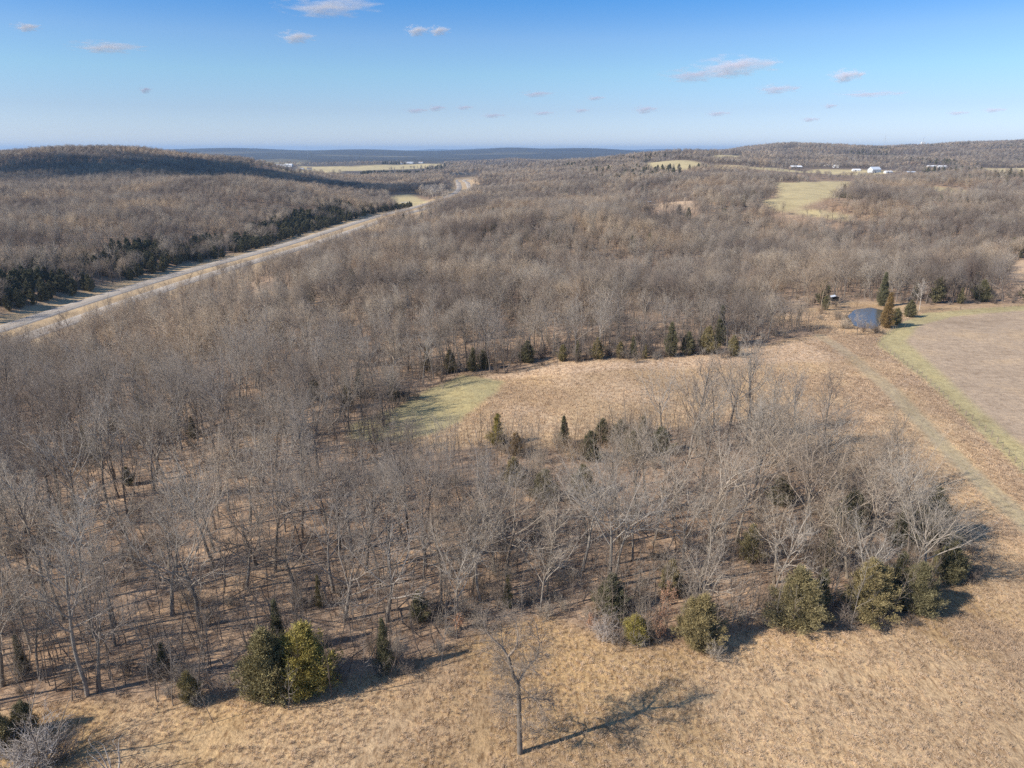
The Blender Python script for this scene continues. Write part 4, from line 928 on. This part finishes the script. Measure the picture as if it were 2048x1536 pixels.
# farm fences: every post is a part of its fence
def fence(line, step, lab, n_w=4, h=1.25):
    P = smooth_line(line, 2.0); d = np.r_[0, np.cumsum(np.hypot(*np.diff(P, axis=0).T))]
    k = np.arange(0, d[-1], step); xs = np.interp(k, d, P[:, 0]); ys = np.interp(k, d, P[:, 1]); zs = ground(xs, ys)
    e = tag(empty('wire_fence', (xs[0], ys[0], zs[0])), lab, 'fence'); o = np.array([xs[0], ys[0], zs[0]]); rd = random.Random(len(xs))
    me = None
    for i in range(min(len(xs), 100)):
        q = np.array([xs[i], ys[i], zs[i]]) - o; hh = h * rd.uniform(.9, 1.25); b = Branches(); r0 = .11 if i % 5 == 0 else .07
        b.tube([q + (0, 0, -.3), q + (rd.gauss(0, .06), rd.gauss(0, .06), hh)], [r0, r0 * .9], 6, tip=False); k0 = len(b.v); b.v.append(q + (0, 0, hh + .02)); b.f += [(6 + j, 6 + (j + 1) % 6, k0) for j in range(6)]
        b.build('post', [M_WOOD], e)
    b = Branches()
    for w_ in range(n_w):
        b.tube([np.array([xs[i], ys[i], zs[i] + .3 + w_ * .28]) - o for i in range(len(xs))], [.012] * len(xs), 3, tip=False)
    b.build('wire', [M_WOOD], e)
fence(FENCE1, 3.2, 'old post and wire fence running down between the track and the crop field')
fence(FENCE2, 4.0, 'post and wire fence along the top of the crop field below the trees')
fence(FENCE3, 3.0, 'short post and wire fence from the field corner to the orange cedar')

def building(px, py, w, d, h, rh, yaw, wall, roof, name, lab, cat, win=3, z0=0.0, yfix=None):
    x, y = unproj(px, py) if yfix is None else (on_plane(px, py, yfix)[0], yfix)
    e = tag(empty(name, (x, y, G(x, y)), R(yaw)), lab, cat)
    v = [(-w / 2, -d / 2, -1), (w / 2, -d / 2, -1), (w / 2, d / 2, -1), (-w / 2, d / 2, -1), (-w / 2, -d / 2, h), (w / 2, -d / 2, h), (w / 2, d / 2, h), (-w / 2, d / 2, h), (-w / 2, 0, h + rh), (w / 2, 0, h + rh)]
    mesh_obj('wall', v, [(0, 1, 5, 4), (1, 2, 6, 9, 5), (2, 3, 7, 6), (3, 0, 4, 8, 7)], [wall], e)
    o_ = .6; z1 = h - o_ * rh / (d / 2)
    v = []
    for dz in (.05, .35):
        v += [(-w / 2 - o_, -d / 2 - o_, z1 + dz), (w / 2 + o_, -d / 2 - o_, z1 + dz), (w / 2 + o_, 0, h + rh + dz), (-w / 2 - o_, 0, h + rh + dz), (-w / 2 - o_, d / 2 + o_, z1 + dz), (w / 2 + o_, d / 2 + o_, z1 + dz)]
    mesh_obj('roof', v, [(6, 7, 8, 9), (9, 8, 11, 10), (1, 0, 3, 2), (2, 3, 4, 5), (0, 1, 7, 6), (5, 4, 10, 11), (1, 2, 8, 7), (2, 5, 11, 8), (3, 0, 6, 9), (4, 3, 9, 10)], [roof], e)
    boxes('door', [(-w * .12 - 1.3, -w * .12 + 1.3, -d / 2 - .08, -d / 2 + .05, -.5, min(3, h * .75))], M_GLASSD if win else M_DARK, e)
    for k in range(win):
        c = (-.36 + .72 * (k + .5) / win) * w + w * .08
        boxes('window', [(c - .7, c + .7, -d / 2 - .06, -d / 2 + .05, h * .35, h * .75)], M_GLASSD, e)
    return x, y
BL = [
 (1591, 337, 30, 14, 4.2, 3.0, 8, M_WOOD, M_WROOF, 'farm_shed', 'long open shed with a bright white roof, leftmost of the hilltop farm', 'shed', 0),
 (1748, 345, 27, 16, 7.5, 6.0, 20, M_TINB, M_TINB, 'tin_barn', 'largest pale blue tin barn on the far right ridge', 'barn', 0),
 (1776, 346, 18, 9, 3.2, 2.0, 10, M_WHITE, M_WROOF, 'farm_shed', 'small white shed right of the pale blue tin barn', 'shed', 2),
 (1712, 342, 19, 9, 3.0, 2.0, -5, M_WHITE, M_WROOF, 'farm_shed', 'low white shed left of the pale blue tin barn', 'shed', 2),
 (1821, 347, 20, 9, 3.0, 1.8, 0, M_WOOD, M_TIN, 'farm_shed', 'low grey shed between the barn and the two white roofs', 'shed', 2),
 (1863, 335, 26, 11, 3.2, 2.4, 5, M_WHITE, M_WROOF, 'house', 'long white-roofed house, the left of two on the right ridge', 'house', 4),
 (1884, 335, 24, 11, 3.0, 2.2, -4, M_WHITE, M_WROOF, 'house', 'long white-roofed house, the right of two on the right ridge', 'house', 4),
 (1654, 332, 16, 10, 3.2, 2.6, 10, M_WHITE, M_TIN, 'house', 'small white house half hidden by trees behind the farm', 'house', 3),
 (1671, 335, 15, 10, 3.4, 3.2, -12, M_WHITE, M_WHITE, 'house', 'white gabled house among trees right of the small hidden one', 'house', 3),
 (1668, 325, 18, 11, 3.2, 3.6, 5, M_WHITE, M_RROOF, 'house', 'reddish brown roofed house highest up behind the farm', 'house', 3),
 (563, 334, 44, 22, 7, 3.5, 10, M_WHITE, M_WROOF, 'farm_shed', 'white farm building at the left end of the distant valley fields', 'shed', 2),
 (578, 333, 34, 20, 8, 3.5, -5, M_WHITE, M_WROOF, 'farm_shed', 'white farm building just right of the first in the distant valley', 'shed', 2),
 (619, 339, 20, 12, 5, 3, 15, M_WHITE, M_RROOF, 'house', 'distant farmhouse beside the pale lane in the valley', 'house', 3),
 (603, 340, 18, 12, 5, 3, 0, M_WHITE, M_TIN, 'house', 'distant grey-roofed farmhouse left of the pale lane', 'house', 3),
 (820, 327, 44, 20, 6, 3, 0, M_WHITE, M_WROOF, 'farm_shed', 'long white sheds far out on the plain left of the middle', 'shed', 3),
 (800, 328, 24, 16, 5, 3, 12, M_WHITE, M_WROOF, 'house', 'tiny white house left of the long sheds far out on the plain', 'house', 2),
 (842, 326, 26, 16, 6, 4, -10, M_WHITE, M_RROOF, 'house', 'tiny brown-roofed house right of the long sheds on the plain', 'house', 2),
]
BXY = [building(*b) for b in BL]
x, y = unproj(810, 406)
e = tag(empty('feed_rack', (x, y, G(x, y)), .1), 'small white metal feed rack standing in the valley field', 'feed rack')
boxes('rail', [(-7, 7, -.1, .1, 1.3, 1.55), (-7, 7, -.1, .1, .7, .9), (-7, 7, 2.9, 3.1, 1.3, 1.55)], M_WHITE, e)
for k in range(4):
    boxes('post', [(-7 + k * 4.55, -6.7 + k * 4.55, -.15, .15, -.3, 1.7)], M_WHITE, e)
x, y = unproj(1299, 412)
e = tag(empty('hunting_blind', (x, y, G(x, y)), .2), 'distant brown box blind on legs at the edge of the tan hilltop field', 'hunting blind')
boxes('cabin', [(-1.3, 1.3, -1.2, 1.2, 2.2, 4.0)], M_WOOD, e); boxes('roof', [(-1.6, 1.6, -1.5, 1.5, 4.0, 4.25)], M_TIN, e)
for a in (-1, 1):
    for b in (-1, 1): boxes('leg', [(a * 1.1 - .1, a * 1.1 + .1, b * 1.0 - .1, b * 1.0 + .1, -.3, 2.2)], M_WOOD, e)
# radio masts
for px, pt, yy, lab in ((613, 289, 6000, 'thin radio mast on the blue hills left of the middle'), (1772, 267, 3650, 'thin radio mast on the right ridge, the taller'), (1848, 274, 3650, 'short radio mast with a white hut on the right ridge')):
    x, z1 = on_plane(px, pt, yy); z0 = G(x, yy); h = z1 - z0
    e = tag(empty('radio_mast', (x, yy, z0)), lab, 'mast'); b = Branches(); w_ = .9
    for k in range(3):
        a = k * 2.094; b.tube([(w_ * math.cos(a), w_ * math.sin(a), -1), (w_ * math.cos(a), w_ * math.sin(a), h)], [.22, .22], 4, tip=False)
    for i in range(int(h / 3)):
        for k in range(3):
            a, c = k * 2.094, (k + 1) * 2.094; b.tube([(w_ * math.cos(a), w_ * math.sin(a), i * 3), (w_ * math.cos(c), w_ * math.sin(c), i * 3 + 3)], [.1, .1], 3, tip=False)
    b.build('lattice', [M_TIN], e); b = Branches()
    for k in range(3):
        a = k * 2.094 + .5; b.tube([(0, 0, h * .8), (h * .5 * math.cos(a), h * .5 * math.sin(a), -1)], [.05, .05], 3, tip=False)
    b.build('guy_wire', [M_TIN], e)
    if px == 1848: boxes('hut', [(-8, 10, -4, 4, 0, 26)], M_WHITE, e)
# rock cut beside the highway bend
cl = np.array([(-225, 2120), (-190, 2165), (-150, 2196), (-110, 2222), (-66, 2262), (-30, 2290)], float); CLs = smooth_line(cl, 4); n = len(CLs); v = []; nr = 8
for j in range(nr + 1):
    for i, (a, b) in enumerate(CLs):
        t = j / nr; hh = 17 * math.sin(math.pi * min(1, (i + 1) / n * 1.15)) ** .5
        v.append((a - 5 * t + 1.6 * float(vnoise(a * 3, j * 9.0, 7, 91)), b + 7 * t + 2.2 * float(vnoise(a, j * 7.0, 6, 90)), -26 + hh * t))
vv = np.array(v); ii = np.arange(nr * n).reshape(nr, n)[:, :-1].ravel()
rk = NT('limestone'); gp = rk.n('ShaderNodeNewGeometry').outputs['Position']; mp = rk.n('ShaderNodeMapping'); rk.l(gp, mp.inputs[0]); mp.inputs['Scale'].default_value = (.3, .3, 1.2)
nz = rk.noise(mp.outputs[0], .5, 5); rk.l(rk.ramp(nz.outputs[0], [(.35, (.30, .22, .15)), (.5, (.48, .38, .27)), (.65, (.58, .49, .38))]).outputs[0], rk.b.inputs['Base Color'])
tag(mesh_obj('rock_cut', vv, np.stack([ii, ii + 1, ii + 1 + n, ii + n], 1), [rk.m]), 'tan limestone cut beside the far bend of the highway', 'cliff', kind='structure')

# ------------------------------------------------------------------ clouds (real volumes in the sky) and the air
def cloud_mat(name, dens, scale, col=(1, .985, .97)):
    m = bpy.data.materials.new(name); m.use_nodes = True; t = m.node_tree; t.nodes.clear()
    out = t.nodes.new('ShaderNodeOutputMaterial'); pv = t.nodes.new('ShaderNodeVolumePrincipled'); tc = t.nodes.new('ShaderNodeTexCoord'); nz = t.nodes.new('ShaderNodeTexNoise')
    nz.inputs['Scale'].default_value = scale; nz.inputs['Detail'].default_value = 3; t.links.new(tc.outputs['Object'], nz.inputs['Vector'])
    ln = t.nodes.new('ShaderNodeVectorMath'); ln.operation = 'LENGTH'; t.links.new(tc.outputs['Object'], ln.inputs[0])
    a = t.nodes.new('ShaderNodeMath'); a.operation = 'MULTIPLY_ADD'; t.links.new(nz.outputs[0], a.inputs[0]); a.inputs[1].default_value = 3.2; a.inputs[2].default_value = -.95
    b = t.nodes.new('ShaderNodeMath'); b.operation = 'SUBTRACT'; t.links.new(a.outputs[0], b.inputs[0]); t.links.new(ln.outputs['Value'], b.inputs[1])
    c = t.nodes.new('ShaderNodeMath'); c.operation = 'MULTIPLY'; c.use_clamp = False; t.links.new(b.outputs[0], c.inputs[0]); c.inputs[1].default_value = dens * 2.2
    d = t.nodes.new('ShaderNodeMath'); d.operation = 'MAXIMUM'; t.links.new(c.outputs[0], d.inputs[0]); d.inputs[1].default_value = 0.0
    t.links.new(d.outputs[0], pv.inputs['Density']); pv.inputs['Color'].default_value = (*col, 1); pv.inputs['Anisotropy'].default_value = -.35
    t.links.new(pv.outputs[0], out.inputs['Volume']); return m
def ico(name, subdiv=2):
    import bmesh
    bm = bmesh.new(); bmesh.ops.create_icosphere(bm, subdivisions=subdiv, radius=1.0); me = bpy.data.meshes.new(name); bm.to_mesh(me); bm.free(); return me
CM = ico('cloud')
cloud_lab = [
 (655, 12, 165, 30, 'white fluffy cloud touching the top edge, left of the middle'), (592, 74, 60, 20, 'small white wisp below the topmost cloud'), (212, 94, 115, 18, 'flat white cloud high on the left'),
 (833, 61, 40, 18, 'small pink-white puff right of the middle-left sky, the left of two'), (877, 61, 40, 16, 'small pink-white puff, the right of two'), (1470, 132, 135, 34, 'lilac-grey cloud with a bright top, right half of the sky'),
 (1390, 150, 120, 22, 'flat grey-lilac bank left of the bright-topped cloud'), (1693, 151, 62, 22, 'rounded lilac cloud right of the bright-topped one'), (1555, 178, 78, 16, 'small grey cloud below the bright-topped one'),
 (1740, 188, 120, 9, 'long thin grey streak in the right sky'), (1290, 219, 42, 14, 'small grey cloud low above the middle of the horizon'), (1072, 188, 60, 10, 'thin grey wisp in the middle of the sky'),
 (1988, 220, 40, 8, 'thin grey cloud low at the far right'), (872, 216, 34, 11, 'small pinkish puff low left of the middle'), (832, 221, 42, 9, 'flat grey wisp left of the small pinkish puff'),
 (290, 180, 22, 12, 'tiny white puff alone in the left sky'), (1190, 196, 34, 8, 'tiny grey wisp right of the thin middle one'), (1162, 221, 30, 7, 'tiny grey wisp low in the middle sky'),
 (1435, 227, 44, 9, 'small grey cloud low under the lilac bank'), (1660, 212, 24, 8, 'tiny grey cloud under the long thin streak'), (1620, 239, 34, 8, 'tiny grey cloud low near the right ridge'), (985, 231, 44, 8, 'flat grey wisp low in the middle-left sky'),
 (928, 215, 32, 8, 'tiny grey wisp between the pinkish puff and the middle'), (52, 54, 50, 14, 'faint wisp at the upper left corner'), (1915, 226, 36, 7, 'tiny grey wisp left of the far right cloud'), (1085, 226, 40, 7, 'faint grey streak low in the middle')]
for k, (px, py, w, h, lab) in enumerate(cloud_lab):
    r = (px - 1024) / FOC; up = (768 - py) / FOC; d = np.array([r, cth + up * sth, -sth + up * cth]); alt = 1500.0 if py > 100 else 1350.0
    t = (alt - CAMZ) / d[2]; wid = w / FOC * t * .74; hgt = h / FOC * t * .70
    o = bpy.data.objects.new('cloud', CM.copy()); COL.objects.link(o); o.location = (d[0] * t, d[1] * t, alt); o.scale = (wid, wid * .7, hgt); o.rotation_euler = (0, 0, .2 * math.sin(k))
    tau = 2.0 if py < 100 or k in (5, 7) else 1.5; ccol = (1, .97, .96) if py < 100 else ((.93, .88, .92) if k in (5, 7) else (.80, .77, .84))
    o.data.materials.append(cloud_mat('cloud_vapour', tau / (wid * .9), 2.4, ccol))
    tag(o, lab, 'cloud', 'small clouds in the sky')
o = bpy.data.objects.new('cloud', CM.copy()); COL.objects.link(o); o.location = (-1760, 850, 930); o.scale = (560, 260, 90); o.rotation_euler = (0, 0, R(18))
o.data.materials.append(cloud_mat('cloud_vapour', .055, 2.6)); tag(o, 'cloud beyond the left picture border that shades the left hill', 'cloud', 'small clouds in the sky')
v, f = [], []; boxv(v, f, -43500, 43500, -400, 33000, -60, 175)
hz = mesh_obj('haze', v, f); tag(hz, 'thin blue winter haze over the whole countryside', 'haze', kind='stuff')
hm = bpy.data.materials.new('haze'); hm.use_nodes = True; t = hm.node_tree; t.nodes.clear(); out = t.nodes.new('ShaderNodeOutputMaterial'); pv = t.nodes.new('ShaderNodeVolumePrincipled')
pv.inputs['Density'].default_value = 5e-5; pv.inputs['Color'].default_value = (.44, .66, .95, 1); pv.inputs['Anisotropy'].default_value = .1
t.links.new(pv.outputs[0], out.inputs['Volume']); hz.data.materials.append(hm)
